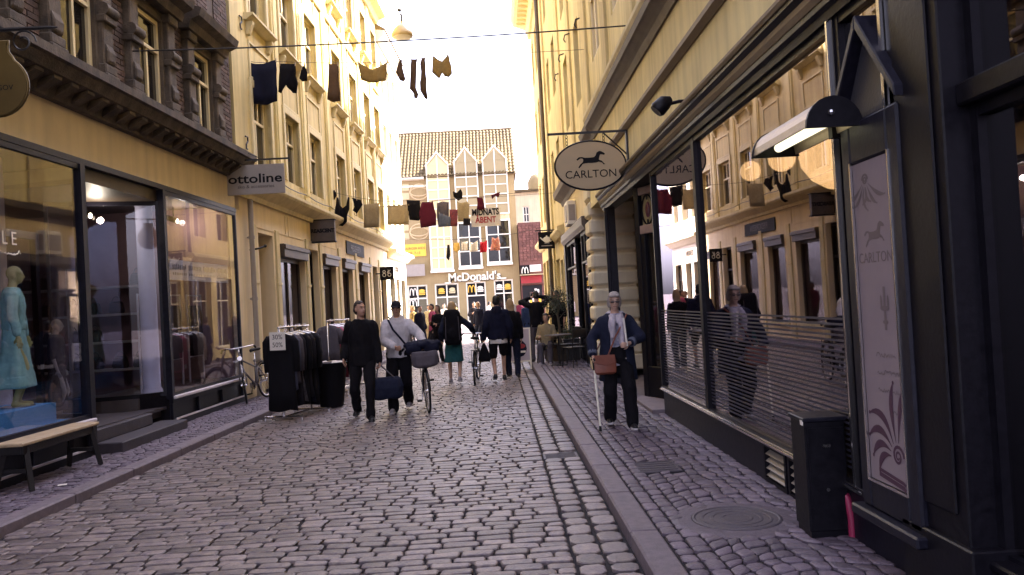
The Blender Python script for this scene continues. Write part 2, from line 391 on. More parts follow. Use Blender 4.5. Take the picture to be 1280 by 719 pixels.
# right pavement stones: two straight courses by the kerb, then arcs of small squares
cells = []
MANH = (1.56, 5.47)
for a, b in ((KR+.2, KR+.31), (KR+.315, KR+.425)):
    Y = 3.9
    while Y < 28:
        h = random.uniform(.10, .2); j = lambda: random.uniform(-.006, .006)
        cells.append(([(a+j(), Y+j()), (b+j(), Y+j()), (b+j(), Y+h+j()), (a+j(), Y+h+j())], .06, .105+random.uniform(-.004, .004), .005, .2)); Y += h
nx = 8; xs = [KR+.43+i*(2.13-KR-.43)/nx for i in range(nx+1)]
Y = 3.7; prev = None; k = 0
def wr(i, Y): return (xs[i]+random.uniform(-.022, .022)*(0 < i < nx), Y+.16*math.sin((xs[i]-1.2)*3.4)+random.uniform(-.018, .018))
while Y < 28:
    cur = [wr(i, Y) for i in range(nx+1)]
    if prev:
        for i in range(nx):
            q = [prev[i], prev[i+1], cur[i+1], cur[i]]
            cx = sum(p[0] for p in q)/4; cy = sum(p[1] for p in q)/4
            if (cx-MANH[0])**2+(cy-MANH[1])**2 < .36**2: continue
            if 1.14 < cx < 1.58 and 7.02 < cy < 7.5: continue
            cells.append((q, .06, .103+random.uniform(-.006, .006), .005, .2))
    prev = cur; Y += random.uniform(.10, .135)
paving(pr, m_sett2, cells, 'paving_stone')
cells = []; Y = 5.0
while Y < 35:
    dY = random.uniform(.085, .11); x0 = xf(Y)+.02; x1 = xl(Y)-.175; x = x0
    while x < x1:
        w = random.uniform(.09, .17); j = lambda: random.uniform(-.006, .006); e = min(x+w, x1)
        if x1-e < .05: e = x1
        def wv(xx, yy): return yy+.05*math.sin(xx*3.1+yy*.3)
        cells.append(([(x+j(), wv(x, Y)+j()), (e+j(), wv(e, Y)+j()), (e+j(), wv(e, Y+dY)+j()), (x+j(), wv(x, Y+dY)+j())], .06, .102+random.uniform(-.005, .005), .005, .22)); x = e
    Y += dY
paving(pl_, m_sett2, cells, 'paving_stone')
# square beyond
sq = MB(); sq.add([(-60,37,-.01),(60,37,-.01),(60,74,-.01),(-60,74,-.01)], [(0,1,2,3)]); sq.build('square', m_ground, kind='structure')
# ---- iron covers in the ground
m_cast = mat('cast iron', (.075,.06,.072,1), (.05,.04,.05,1), 14, .55, .3, 70)
c = thing('manhole_cover', 'round cast iron manhole cover with rings in the right pavement', 'manhole cover', T((MANH[0], MANH[1], .085)))
mb = MB(c.matrix_world); mb.lathe([(.0,0),(.30,0),(.30,.022),(.285,.026),(.275,.02),(0,.02)], n=32); mb.build('cover_plate', m_cast, c)
for rr in (.23, .165, .10):
    mb = MB(c.matrix_world); mb.lathe([(rr-.012,.0195),(rr-.008,.0235),(rr+.008,.0235),(rr+.012,.0195)], n=32, cap=False); mb.build('raised_ring', m_cast, c)
mb = MB(c.matrix_world); mb.lathe([(.29,-.01),(.44,-.01),(.44,.012),(.40,.019),(.304,.02),(.304,-.01)], n=32, cap=False); mb.build('frame_ring', m_sett2, c)
d = thing('gutter_grate', 'rectangular iron drain grate lying in the gutter by the right kerb', 'drain', T((KR-.21, 8.48, 0)))
mb = MB(d.matrix_world)
for a in (-.17, .17): mb.box(a-.012, a+.012, -.15, .15, .001, .016)
for a in (-.15, .15): mb.box(-.15, .15, a-.012, a+.012, .001, .0155)
mb.build('rim', m_cast, d)
for i in range(8):
    mb = MB(d.matrix_world); mb.box(-.158, .158, -.12+i*.034-.007, -.12+i*.034+.007, .002, .014); mb.build('bar', m_cast, d)
p = thing('utility_cover', 'flat square iron utility cover in the right pavement nearer the kerb', 'utility cover', T((1.36, 7.26, .085)))
mb = MB(p.matrix_world); mb.box(-.2, .2, -.22, .22, 0, .02); mb.build('cover_plate', m_cast, p, bevel=.006)
for i in range(5):
    mb = MB(p.matrix_world); mb.box(-.17, .17, -.17+i*.085-.01, -.17+i*.085+.01, .0195, .026); mb.build('tread_bar', m_cast, p)
mb = MB(T(gp(78, 607, .1)) @ RZ(.4)); mb.box(-.04, .04, -.03, .03, .006, .009); mb.build('paper_scrap', m_paper, label='small white scrap of paper lying on the left pavement by the bench', cat='litter')
# ================================================================== BUILDING HELPERS
def wall(mb, u0, u1, z0, z1, y0, y1, holes):
    us = sorted({u0, u1}|{k for h in holes for k in h[:2] if u0 < k < u1})
    for a, b in zip(us, us[1:]):
        c = (a+b)/2; hs = sorted((max(h[2], z0), min(h[3], z1)) for h in holes if h[0] < c < h[1]); z = z0
        for ha, hb in hs:
            if ha > z: mb.box(a, b, y0, y1, z, ha)
            z = max(z, hb)
        if z < z1: mb.box(a, b, y0, y1, z, z1)
def window(root, fr, u0, u1, z0, z1, y, rows, mf, mp, bw=.06, mu=.045, dep=.07, name='window', top=True):
    mb = MB(fr); mb.box(u0, u0+bw, y, y+dep, z0, z1); mb.box(u1-bw, u1, y, y+dep, z0, z1)
    mb.box(u0+bw, u1-bw, y, y+dep, z0, z0+bw)
    if top: mb.box(u0+bw, u1-bw, y, y+dep, z1-bw, z1)
    tot = sum(r[0] for r in rows); H = z1-z0-bw-(bw if top else 0); z = z0+bw; pn = []
    for i, (h, n) in enumerate(rows):
        zb = z+H*h/tot; top = zb
        if i < len(rows)-1: mb.box(u0+bw, u1-bw, y-.012, y+dep-.01, zb-mu/2, zb+mu/2); top -= mu/2
        bot = z+(mu/2 if i else 0)
        w = (u1-u0-2*bw)/n
        for k in range(n):
            if k: mb.box(u0+bw+k*w-mu/2, u0+bw+k*w+mu/2, y+.004, y+dep-.012, bot, top)
            pn.append((u0+bw+k*w+(mu/2 if k else 0), u0+bw+(k+1)*w-(mu/2 if k < n-1 else 0), bot, top))
        z = zb
    w_ = mb.build(name, mf, root)
    for a, b, c, d in pn:
        mb = MB(fr); e = random.uniform(-.004, .004); g = random.uniform(-.004, .004); yy = y+dep*.55
        mb.add([(a,yy+e,c),(b,yy-e,c),(b,yy-e+g,d),(a,yy+e+g,d),(a,yy+.008+e,c),(b,yy+.008-e,c),(b,yy+.008-e+g,d),(a,yy+.008+e+g,d)],
               [(0,1,2,3),(7,6,5,4),(0,4,5,1),(1,5,6,2),(2,6,7,3),(3,7,4,0)])
        mb.build('pane', mp, w_)
    return w_
def sheet(name, mt, parent, fr, u0, u1, z0, z1, y, t=.008):
    mb = MB(fr); mb.box(u0, u1, y, y+t, z0, z1); return mb.build(name, mt, parent)
def mould(name, mt, parent, fr, u0, u1, prof):
    mb = MB(fr); mb.prism(prof, u0, u1, 'x'); return mb.build(name, mt, parent)
def room(name, parent, fr, u0, u1, y0, y1, z0, z1, mw_, mf_, mc_):
    mb = MB(fr); mb.m = 0; mb.box(u0, u1, y1, y1+.1, z0, z1); mb.box(u0-.1, u0, y0, y1+.1, z0, z1); mb.box(u1, u1+.1, y0, y1+.1, z0, z1)
    mb.m = 1; mb.box(u0-.1, u1+.1, y0, y1+.1, z0-.1, z0); mb.m = 2; mb.box(u0-.1, u1+.1, y0, y1+.1, z1, z1+.1)
    return mb.build(name, [mw_, mf_, mc_], parent)
m_inwall = mat('shop wall', (.30,.18,.175,1), (.24,.14,.14,1), 2, .8)
m_infloor = mat('shop floor', (.06,.045,.042,1), None, 6, .5)
m_inceil = mat('shop ceiling', (.12,.09,.09,1), None, 3, .8)
m_blue = mat('blue display carpet', (.11,.36,.62,1), (.09,.31,.55,1), 20, .9)
m_col = mat('painted column', (.64,.58,.60,1), (.56,.5,.53,1), 3, .6, streak=.1)
m_bulb = mat('lit lamp glass', (1,.85,.6,1), (1,.85,.6,1), 1, .5, emit=2.0)
m_globe = mat('globe glass', (1,.58,.17,1), (1,.58,.17,1), 1, .5, emit=1.1)
m_shelf = mat('white shelf', (.62,.55,.52,1), None, 5, .5)

# ================================================================== LEFT: BRICK HOUSE WITH THE DISPLAY WINDOWS
bh = thing('brick_house', 'dark brick house with stone pilasters above a cream shop fascia and display windows', 'house', FL)
U0, U1 = -14.0, 2.46
CEN = [-2.85+1.95*k for k in (-4, -3, -2, -1, 0, 1, 2)]
holes = [(c-.4, c+.4, 4.84, 6.22) for c in CEN]+[(c-.4, c+.4, 7.75, 9.3) for c in CEN]+[(c-.4, c+.4, 10.6, 12.1) for c in CEN]
mb = MB(FL); wall(mb, U0, U1, 4.6, 14.5, .012, .4, holes); mb.build('upper_wall', m_mort, bh)
mb = MB(FL); mb.box(U0, U1, .62, 7, 4.6, 14.4); mb.box(U0, U0+.3, .4, 7, .085, 4.6); mb.box(U0-.1, U1-.02, -.3, 7.2, 14.5, 14.9); mb.build('house_body', m_dark, bh)
mb = MB(FL); mb.box(U0, 2.40, 0, .25, 3.70, 4.262); mb.build('shop_fascia', m_cream, bh)
mb = MB(FL); mb.box(U0, 2.36, -.035, .1, 3.625, 3.698); mb.build('fascia_rail', m_navy, bh)
mould('cornice', m_dstone, bh, FL, U0, 2.47, [(.2,4.26),(-.10,4.26),(-.13,4.36),(-.15,4.40),(-.33,4.45),(-.40,4.56),(-.44,4.58),(-.44,4.68),(.2,4.74)])
for i in range(34):
    u = 2.3-i*.34; mb = MB(FL); mb.prism([(-.11,4.285),(-.31,4.40),(-.31,4.436),(-.13,4.412)], u-.075, u+.075, 'x'); mb.build('modillion', m_dstone, bh)
bricks = []
def brickzone(u0, u1, z0, z1):
    z = z0; r = 0
    while z < z1-.03:
        h = min(.062, z1-z); u = u0-(0 if r % 2 else .1); 
        while u < u1-.02:
            a, b = max(u, u0), min(u+.212, u1)
            if b-a > .03: bricks.append((a, b, z, z+h))
            u += .224
        z += .074; r += 1
for k, c in enumerate(CEN):
    e = U1-.004 if k == len(CEN)-1 else c+1.95-.745
    brickzone(c+.745, e, 4.75, 7.62)
    brickzone(c-.44, c+.44, 6.84, 7.62)
def near_px(b):
    p = FL @ Vector((b[0], 0, b[2])); v = p-CAMP; d = v.dot(cf); x, y = 640+FPX*v.dot(cr)/d, 359.5-FPX*v.dot(cu)/d
    return (0 if d > .5 and -10 < x < 1290 and -10 < y < 730 else 1000)+d
bricks.sort(key=near_px)
rest = MB(FL); bcache = {}
for i, (a, b, c, d) in enumerate(bricks):
    y = random.uniform(-.008, .0)
    if i < 300:
        key = (round(b-a, 3), round(d-c, 3))
        if key not in bcache:
            q = MB(FL); q.box(-(b-a)/2, (b-a)/2, 0, .03, 0, d-c); me = q.mesh('brick', FL); me.materials.append(m_brick); bcache[key] = me
        put(bcache[key], 'brick', bh, FL @ T(((a+b)/2, y, c)))
    else: rest.box(a, b, y, .03, c, d)
rest.build('brickwork', m_brick, bh, kind='stuff')
for c in CEN:
    for s in (-1, 1):
        x = c+s*.6; mb = MB(FL)
        mb.box(x-.13, x+.13, -.10, .05, 4.735, 6.36); mb.box(x-.17, x+.17, -.15, .05, 4.733, 4.90); mb.box(x-.15, x+.15, -.13, .05, 4.90, 5.02)
        mb.box(x-.16, x+.16, -.15, .05, 5.56, 5.66); mb.box(x-.14, x+.14, -.13, .05, 5.66, 5.80); mb.box(x-.16, x+.16, -.15, .05, 6.22, 6.362)
        mb.prism([(-.10,5.02),(-.14,5.06),(-.15,5.18),(-.10,5.3)], x-.1, x+.1, 'x')
        mb.build('pilaster', m_dstone, bh, bevel=.015)
        mb = MB(FL); mb.tube([(x-.15,-.11,5.73),(x+.15,-.11,5.73)], .085, 10); mb.build('cushion_block', m_dstone, bh, smooth=True, auto=.8)
    mb = MB(FL); mb.box(c-.45, c+.45, -.12, .2, 4.738, 4.84); mb.build('sill', m_dstone, bh, bevel=.01)
    mb = MB(FL); mb.prism([(.05,6.37),(-.18,6.37),(-.22,6.5),(-.36,6.56),(-.40,6.68),(.05,6.82)], c-.86, c+.86, 'x'); mb.build('window_hood', m_dstone, bh)
    for s in (-.46, .46):
        mb = MB(FL); mb.box(c+s-.05, c+s+.05, -.05, .1, 4.842, 6.22) if abs(s) < .4 else mb.box(c+s-.055, c+s+.055, -.03, .1, 4.843, 6.365); mb.build('window_jamb', m_dstone, bh)
    mb = MB(FL); mb.box(c-.4, c+.4, -.03, .1, 6.222, 6.368); mb.build('lintel', m_dstone, bh)
    window(bh, FL, c-.4, c+.4, 4.845, 6.218, .02, [(1.9, 2), (1, 1)], m_frame, m_pane, .065, .05)
    for za, zb in ((7.75, 9.3), (10.6, 12.1)): window(bh, FL, c-.4, c+.4, za, zb, .12, [(1.9, 2), (1, 1)], m_frame, m_pane, .07, .05)
# --- shop front: left window, recessed entrance, right window
room('shop_room', bh, FL, -9.6, 2.25, .12, 4.6, .36, 3.72, m_inwall, m_infloor, m_inceil)
mb = MB(FL); mb.box(-9.6, -3.0, 1.44, 1.5, .561, .95); mb.build('display_backboard', m_blue, bh)
mb = MB(FL); mb.box(2.36, 2.62, 0, .5, .085, 3.70); mb.build('corner_pier', m_cream, bh)
def base(u0, u1):
    mb = MB(FL); mb.box(u0, u1, .02, .3, .085, .50); mb.box(u0, u1, -.06, .02, .085, .19); mb.box(u0, u1, -.03, .02, .43, .50)
    n = max(2, round((u1-u0)/1.05))
    for k in range(n+1):
        x = u0+(u1-u0)*k/n; mb.box(max(u0, x-.05), min(u1, x+.05), -.022, .02, .19, .43)
    mb.build('stall_riser', m_navy, bh, bevel=.006)
    mb = MB(FL); mb.box(u0-.02, u1+.02, -.09, .06, .50, .545); mb.build('window_ledge', m_col, bh, bevel=.008)
    mb = MB(FL); mb.box(u0, u1, -.075, -.06, .19, .215); mb.build('riser_rail', m_col, bh)
base(-9.6, -2.95); base(-.70, 2.34)
mb = MB(FL); mb.box(-9.6, -3.0, .06, 1.5, .38, .56); mb.build('display_platform', m_blue, bh)
mb = MB(FL); mb.box(-9.6, -3.35, .16, 1.43, .561, .80); mb.build('display_plinth', m_blue, bh)
mb = MB(FL); mb.prism([(2.3,.06),(-.68,.06),(-1.0,.35),(-1.16,.8),(-1.2,1.4),(2.3,1.4)], .38, .56, 'z'); mb.build('display_platform', m_infloor, bh)
def pane_at(a, b, z0, z1, mt=m_gl_l, par=bh, t=.012, name='shop_window'):
    """a framed sheet of plate glass standing between two plan points"""
    a, b = Vector((a[0], a[1], 0)), Vector((b[0], b[1], 0)); L = (b-a).length; ang = math.atan2(b.y-a.y, b.x-a.x)
    fr = FL @ T(a) @ RZ(ang); mb = MB(fr)
    mb.box(0, .045, -.03, .03, z0, z1); mb.box(L-.045, L, -.03, .03, z0, z1); mb.box(.045, L-.045, -.03, .03, z0, z0+.05); mb.box(.045, L-.045, -.03, .03, z1-.06, z1)
    f = mb.build(name, m_navy, par); sheet('pane', mt, f, fr, .045, L-.045, z0+.05, z1-.06, -.004, .008); return f
pane_at((-5.6, 0), (-2.94, 0), .545, 3.62); pane_at((-9.5, 0), (-5.6, 0), .545, 3.62)
pane_at((-.70, 0), (2.34, 0), .545, 3.62)
pane_at((-2.94, .03), (-2.62, 1.45), .56, 3.45); pane_at((-1.24, 1.45), (-.72, .04), .56, 3.45)
mb = MB(FL); mb.box(-2.98, -2.88, -.05, .05, .085, 3.62); mb.build('corner_post', m_navy, bh)
mb = MB(FL); mb.box(-.75, -.67, -.05, .05, .5, 3.62); mb.build('corner_post', m_navy, bh)
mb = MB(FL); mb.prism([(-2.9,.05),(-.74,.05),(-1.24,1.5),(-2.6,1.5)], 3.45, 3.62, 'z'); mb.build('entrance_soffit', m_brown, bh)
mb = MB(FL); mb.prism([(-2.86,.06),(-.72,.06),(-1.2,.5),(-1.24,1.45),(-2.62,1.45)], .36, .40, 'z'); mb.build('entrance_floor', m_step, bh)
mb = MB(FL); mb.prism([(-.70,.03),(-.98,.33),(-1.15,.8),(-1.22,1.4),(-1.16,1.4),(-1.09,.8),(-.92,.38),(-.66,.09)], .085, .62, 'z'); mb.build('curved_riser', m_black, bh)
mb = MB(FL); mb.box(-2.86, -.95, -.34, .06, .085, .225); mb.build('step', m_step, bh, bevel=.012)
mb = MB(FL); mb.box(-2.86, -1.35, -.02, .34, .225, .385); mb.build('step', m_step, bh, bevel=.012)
mb = MB(FL); mb.lathe([(.15,.56),(.15,.64),(.125,.68),(.12,3.4),(.15,3.45)], (-.56,.34,0), 20); mb.build('round_column', m_col, bh, smooth=True, auto=.7)
mb = MB(FL); mb.box(-2.5, -2.42, 1.44, 1.52, .4, 3.0); mb.box(-1.5, -1.42, 1.44, 1.52, .4, 3.0); mb.box(-2.42, -1.5, 1.44, 1.52, 2.9, 3.0); mb.build('door_frame', m_navy, bh)
mb = MB(FL); mb.box(-3.5, -3.2, .75, 1.05, .56, 3.7); mb.build('inner_pillar', m_col, bh)
# shelving and goods seen inside
SHELF = ((2.18, 1.6, 2.7, 'white wall shelf of bags at the far end of the shop behind the right window'), (-.75, 2.35, 2.0, 'white open shelf of bags seen through the shop entrance'), (-3.1, 1.75, 1.7, 'white open shelf of bags behind the mannequins'))
SF_ = []
for u, y, L, lab in SHELF:
    F_ = FL @ T((u, y, .36)) @ RZ(PI/2); sh = thing('wall_shelf', lab, 'shelf', F_); SF_.append(F_)
    for s in (0, L/2, L):
        mb = MB(F_); mb.box(s-.02, s+.02, .02, .3, 0, 2.35); mb.build('upright', m_shelf, sh)
    for z in (.45, .95, 1.45, 1.95):
        mb = MB(F_); mb.box(-.03, L+.03, .0, .32, z, z+.04); mb.build('shelf_board', m_shelf, sh)
m_bagc = [mat('dark leather', (.009,.006,.008,1), None, 12, .45), mat('wine leather', (.03,.008,.013,1), None, 12, .5), mat('brown leather', (.03,.016,.012,1), None, 12, .5)]
bagm = []
for k in range(3):
    mb = MB(); mb.loft([[(sx*w, sy*t, z) for sx, sy in ((-1,-1),(1,-1),(1,1),(-1,1))] for w, t, z in ((.11,.06,0),(.125,.07,.05),(.10,.05,.19),(.085,.02,.22))])
    mb.tube([(.075*math.cos(a), 0, .2+.11*math.sin(a)) for a in [PI*i/6 for i in range(7)]], .008, 5)
    me = mb.mesh('handbag'); me.materials.append(m_bagc[k]); bagm.append(me)
BL = (('dark leather handbag on the far shelf behind the right display window', 'bags on the far shelf'), ('dark leather handbag on the shelf seen through the shop entrance', 'bags on the entrance shelf'), ('dark leather handbag on the shelf behind the mannequins', 'bags on the shelf behind the mannequins'))
for (u, y, L, lab), F_, (lb, gp_) in zip(SHELF, SF_, BL):
    for z in (.49, .99, 1.49, 1.99):
        n = 7
        for i in range(n):
            if random.random() < .1: continue
            tag(put(random.choice(bagm), 'handbag', None, F_ @ T((.1+(L-.2)*i/(n-1)+random.uniform(-.04,.04), .17, z)) @ RZ(random.uniform(-.4,.4))), lb, 'handbag', gp_)
for px, py, lab in ((107, 268, 'small lit spotlight above the shop entrance'), (217, 275, 'lit spotlight at the left inside the right display window'), (245, 278, 'lit spotlight at the middle of the right display window')):
    u, z = hit(FL, px, py, .9); sp = thing('spotlight', lab, 'spotlight', FL @ T((u, .9, z)))
    mb = MB(sp.matrix_world); mb.tube([(0,0,.04),(0,0,3.71-z)], .01, 6); mb.build('stem', m_black, sp)
    mb = MB(sp.matrix_world); mb.tube([(0,.12,.05),(0,-.06,-.02)], .05, 10); mb.build('lamp_body', m_black, sp)
    mb = MB(sp.matrix_world); mb.ball((0,-.065,-.022), (.042,.02,.042), 8); mb.build('bulb', m_bulb, sp)
    ld = bpy.data.lights.new('spot_light', 'POINT'); ld.energy = 2.5; ld.color = (1, .86, .68); ld.shadow_soft_size = .05; lo = bpy.data.objects.new('spot_light', ld); COL.objects.link(lo); lo.parent = sp; lo.location = (0, -.16, -.06)
# window writing and the banner in the right window
u, z = hit(FL, 6, 298); lettering('I L E', .20, FL @ T((u, -.012, z)) @ STAND, m_paper, bh, 'window_lettering', .001)
mb = MB(FL)
u, z = hit(FL, 5, 316); 
for k in range(9): mb.tube([(u-.2+k*.05, -.012, z+random.uniform(-.02,.03)), (u-.17+k*.05, -.012, z+random.uniform(-.03,.04)), (u-.15+k*.05, -.012, z)], .006, 4)
mb.build('window_script', m_paper, bh)
bn = thing('window_banner', 'long white printed banner hung across the right display window', 'banner', FL @ T((-.5, .12, 2.45)))
a, z0 = hit(FL, 212, 334, .12); b, z1 = hit(FL, 284, 322, .12)
mb = MB(FL); mb.box(a, b, .12, .13, 2.30, 2.62); mb.build('banner_sheet', m_paper, bn)
mb = MB(FL)
for k in range(34):
    x = a+.12+k*(b-a-.24)/33
    if k % 9 != 8: mb.box(x-.016, x+.012, .112, .119, 2.47+random.uniform(-.01,.01), 2.53+random.uniform(0,.03)); mb.box(x-.012, x+.01, .112, .119, 2.38, 2.42)
mb.build('small_print', m_grey, bn)
for i, uu in enumerate((-.35, .55, 1.45)):
    o = thing('display_frame', ['slim white display frame at the left of the right display window', 'slim white display frame in the middle of the right display window', 'slim white display frame at the far end of the right display window'][i], 'display frame', FL @ T((uu, .6, .56)))
    mb = MB(o.matrix_world)
    for s in (0, .62): mb.box(s-.012, s+.012, -.012, .012, 0, 1.55)
    for z in (.45, .9, 1.53): mb.box(.012, .608, -.012, .012, z-.012, z+.012)
    mb.build('frame_rails', m_shelf, o)
    mb = MB(o.matrix_world); mb.loft([[(sx*w+.3, sy*.05, z) for sx, sy in ((-1,-1),(1,-1),(1,1),(-1,1))] for w, z in ((.2,.46),(.24,.6),(.22,1.2),(.17,1.35))]); mb.build('hung_dress', m_bagc[i], o)

# ================================================================== LEFT: OCHRE HOUSE
yh = thing('ochre_house', 'long ochre plastered house with tall sash windows and small shops below', 'house', FL @ T((2.62, 0, 0)))
A0, A1 = 2.625, 19.5
shops = [(3.66, 4.62, .085, 3.36), (5.12, 7.12, .55, 3.24), (7.5, 8.45, .085, 3.28), (8.85, 10.45, .55, 3.24), (11.25, 12.7, .55, 3.24), (13.7, 15.25, .55, 3.24), (16.2, 17.2, .085, 3.22), (17.7, 19.0, .55, 3.2)]
WC = [4.25, 6.5, 8.65, 11.65, 14.1, 16.5, 18.55]
up = [(c-.58, c+.58, 4.76, 6.35) for c in WC]+[(c-.6, c+.6, 7.8, 9.5) for c in WC]+[(c-.55, c+.55, 10.9, 12.5) for c in WC]
mb = MB(FL); wall(mb, A0, A1, .085, 4.0, 0, .35, shops); mb.build('shop_wall', m_cream, yh)
mb = MB(FL); wall(mb, A0, A1, 4.0, 13.6, 0, .42, up); mb.build('upper_wall', m_och, yh)
mb = MB(FL); mb.box(A0, A1, .6, 7, .085, 13.5); mb.build('house_body', m_dark, yh)
mould('shop_cornice', m_trim, yh, FL, A0-.14, A1-.01, [(.1,3.96),(-.07,3.96),(-.10,4.05),(-.22,4.14),(-.30,4.20),(-.33,4.26),(-.33,4.33),(.1,4.42)])
mould('eaves', m_trim, yh, FL, A0, A1, [(.3,13.15),(-.1,13.15),(-.2,13.3),(-.45,13.4),(-.5,13.6),(.3,13.65)])
mb = MB(FL); mb.add([(A0,-.5,13.655),(A1,-.5,13.655),(A1,3.5,16.4),(A0,3.5,16.4),(A0,7,13.655),(A1,7,13.655)], [(0,1,2,3),(3,2,5,4),(0,3,4),(1,5,2),(0,4,5,1)]); mb.build('roof', m_tile, yh)
mould('string_course', m_trim, yh, FL, A0, A1, [(.1,10.2),(-.06,10.2),(-.12,10.32),(.1,10.36)])
for c in (5.38, 7.58, 10.15, 12.88, 15.3, 17.55):
    mb = MB(FL); mb.box(c-.2, c+.2, -.05, .1, 4.42, 13.15); mb.box(c-.13, c+.13, -.075, .1, 4.6, 13.0); mb.build('pilaster_strip', m_och2, yh, bevel=.01)
for c in WC:
    for za, zb, h in ((4.76, 6.35, .58), (7.8, 9.5, .6), (10.9, 12.5, .55)):
        window(yh, FL, c-h, c+h, za, zb, .12, [(1.75, 2), (1, 3)], m_frame, m_pane, .075, .055)
        mb = MB(FL); mb.box(c-h-.14, c-h, -.045, .05, za, zb+.16); mb.box(c+h, c+h+.14, -.045, .05, za, zb+.16); mb.box(c-h, c+h, -.045, .05, zb, zb+.16); mb.build('architrave', m_trim, yh, bevel=.008)
        if za > 5:
            mb = MB(FL); mb.prism([(.05,za-.14),(-.06,za-.14),(-.16,za-.06),(-.20,za-.05),(-.20,za-.003),(.05,za-.003)], c-h-.22, c+h+.22, 'x'); mb.build('sill', m_trim, yh)
            for s in (-1, 1):
                mb = MB(FL); mb.prism([(.02,za-.42),(-.06,za-.40),(-.14,za-.2),(-.14,za-.142),(.02,za-.142)], c+s*(h+.05)-.07, c+s*(h+.05)+.07, 'x'); mb.build('sill_bracket', m_trim, yh)
            mb = MB(FL)
            a, b, d, e = c-h-.05, c+h+.05, za-1.28, za-.5
            mb.box(a, a+.05, -.03, .02, d, e); mb.box(b-.05, b, -.03, .02, d, e); mb.box(a+.05, b-.05, -.03, .02, d, d+.05); mb.box(a+.05, b-.05, -.03, .02, e-.05, e); mb.build('apron_panel', m_trim, yh)
mb = MB(FL); mb.tube([(2.7+k*.8,-.05,4.62-.05*math.sin(PI*(k%3)/3)) for k in range(21)], .012, 5); mb.build('cable', m_iron, yh)
for i, z in enumerate((5.1, 7.5)):
    p = MB(FL); u = 3.18; p.tube([(u-.05,-.02,z+.12),(u+.05,-.03,z+.12),(u+.06,-.03,z+.04),(u-.04,-.03,z-.04),(u-.05,-.03,z-.12),(u+.05,-.02,z-.12)], .016, 6); p.build('wall_anchor', m_iron, yh)
# shop openings: 0 grey door niche, windows, dark doors
m_pier_line = m_trim
mb = MB(FL); mb.box(3.66, 4.62, .34, .4, .085, 3.36); mb.build('niche_panel', m_grey, yh)
mb = MB(FL); mb.box(4.18, 4.42, .30, .34, 1.28, 1.62); mb.build('letter_box', m_black, yh, bevel=.01)
mb = MB(FL); mb.tube([(3.0,-.09,.1),(3.0,-.09,3.95)], .05, 10)
for z in (.8, 2.0, 3.2): mb.tube([(3.0,-.09,z-.03),(3.0,-.09,z+.03)], .062, 10); mb.box(2.98, 3.02, -.09, .01, z-.015, z+.015)
mb.build('drainpipe', m_grey, yh, smooth=True, auto=.7)
mb = MB(FL); u, z = hit(FL, 318, 300, -.1); mb.tube([(3.05,-.02,2.96),(3.05,-.2,2.98),(3.12,-.28,3.02)], .02, 6); mb.ball((3.14,-.3,3.03), .035, 8); mb.build('wall_hook', m_iron, yh)
for a, b, z0, z1 in shops[1:]:
    if z0 < .2:
        mb = MB(FL); mb.box(a, a+.08, .16, .24, .085, z1); mb.box(b-.08, b, .16, .24, .085, z1); mb.box(a+.08, b-.08, .16, .24, z1-.08, z1); mb.box(a+.08, b-.08, .16, .24, 2.35, 2.43); mb.box(a+.08, b-.08, .16, .22, .085, .35)
        f = mb.build('shop_door', m_black, yh); sheet('pane', m_pane, f, FL, a+.08, b-.08, .35, 2.35, .2); sheet('pane', m_pane, f, FL, a+.08, b-.08, 2.43, z1-.08, .2)
        mb = MB(FL); mb.tube([(a+.16,.12,1.0),(a+.16,.12,1.5)], .015, 6); mb.build('handle', m_chrome, f)
    else:
        window(yh, FL, a, b, z0, z1-.3, .14, [(2.6, 1 if b-a < 1.6 else 2), (.001, 1)][:1], m_brown, m_gl_s, .07, .05, name='shop_window')
        room('window_display', yh, FL, a+.02, b-.02, .215, .55, z0, z1-.3, m_inwall, m_shelf, m_inceil)
        mb = MB(FL); mb.box(a, b, -.10, .2, z1-.30, z1-.003); mb.box(a-.03, b+.03, -.14, -.10, z1-.12, z1-.02); mb.build('shutter_box', m_brown, yh, bevel=.01)
        mb = MB(FL); mb.box(a-.05, b+.05, -.07, .16, z0-.06, z0); mb.build('sill', m_trim, yh)
for c in (3.35, 4.87, 7.31, 8.65, 10.85, 13.2, 15.72, 17.45):
    mb = MB(FL); mb.box(c-.12, c+.12, -.04, .02, .085, 3.5); mb.box(c-.15, c+.15, -.06, .02, .085, .45); mb.box(c-.135, c+.135, -.055, .02, 2.3, 2.36); mb.build('shop_pier', m_trim, yh, bevel=.008)
for a, b in ((3.4, 5.6), (5.8, 8.2), (8.4, 10.6)):
    mb = MB(FL); mb.box(a, a+.03, -.012, .02, 3.45, 3.9); mb.box(b-.03, b, -.012, .02, 3.45, 3.9); mb.box(a+.03, b-.03, -.012, .02, 3.45, 3.48); mb.build('fascia_panel', m_cream, yh)
u0, z0 = hit(FL, 432, 309); u1, z1 = hit(FL, 454, 319)
mb = MB(FL); mb.box(u0, u1, -.035, -.005, 3.42, 3.82); mb.build('name_board', m_ink, yh)
lettering('REDGREEN', .27, FL @ T(((u0+u1)/2, -.04, 3.62)) @ STAND, m_brown, yh, 'lettering', .004, xs=1.15)
sheet('red_poster', m_red, yh, FL, 6.15, 6.75, 2.62, 2.92, .235, .004)

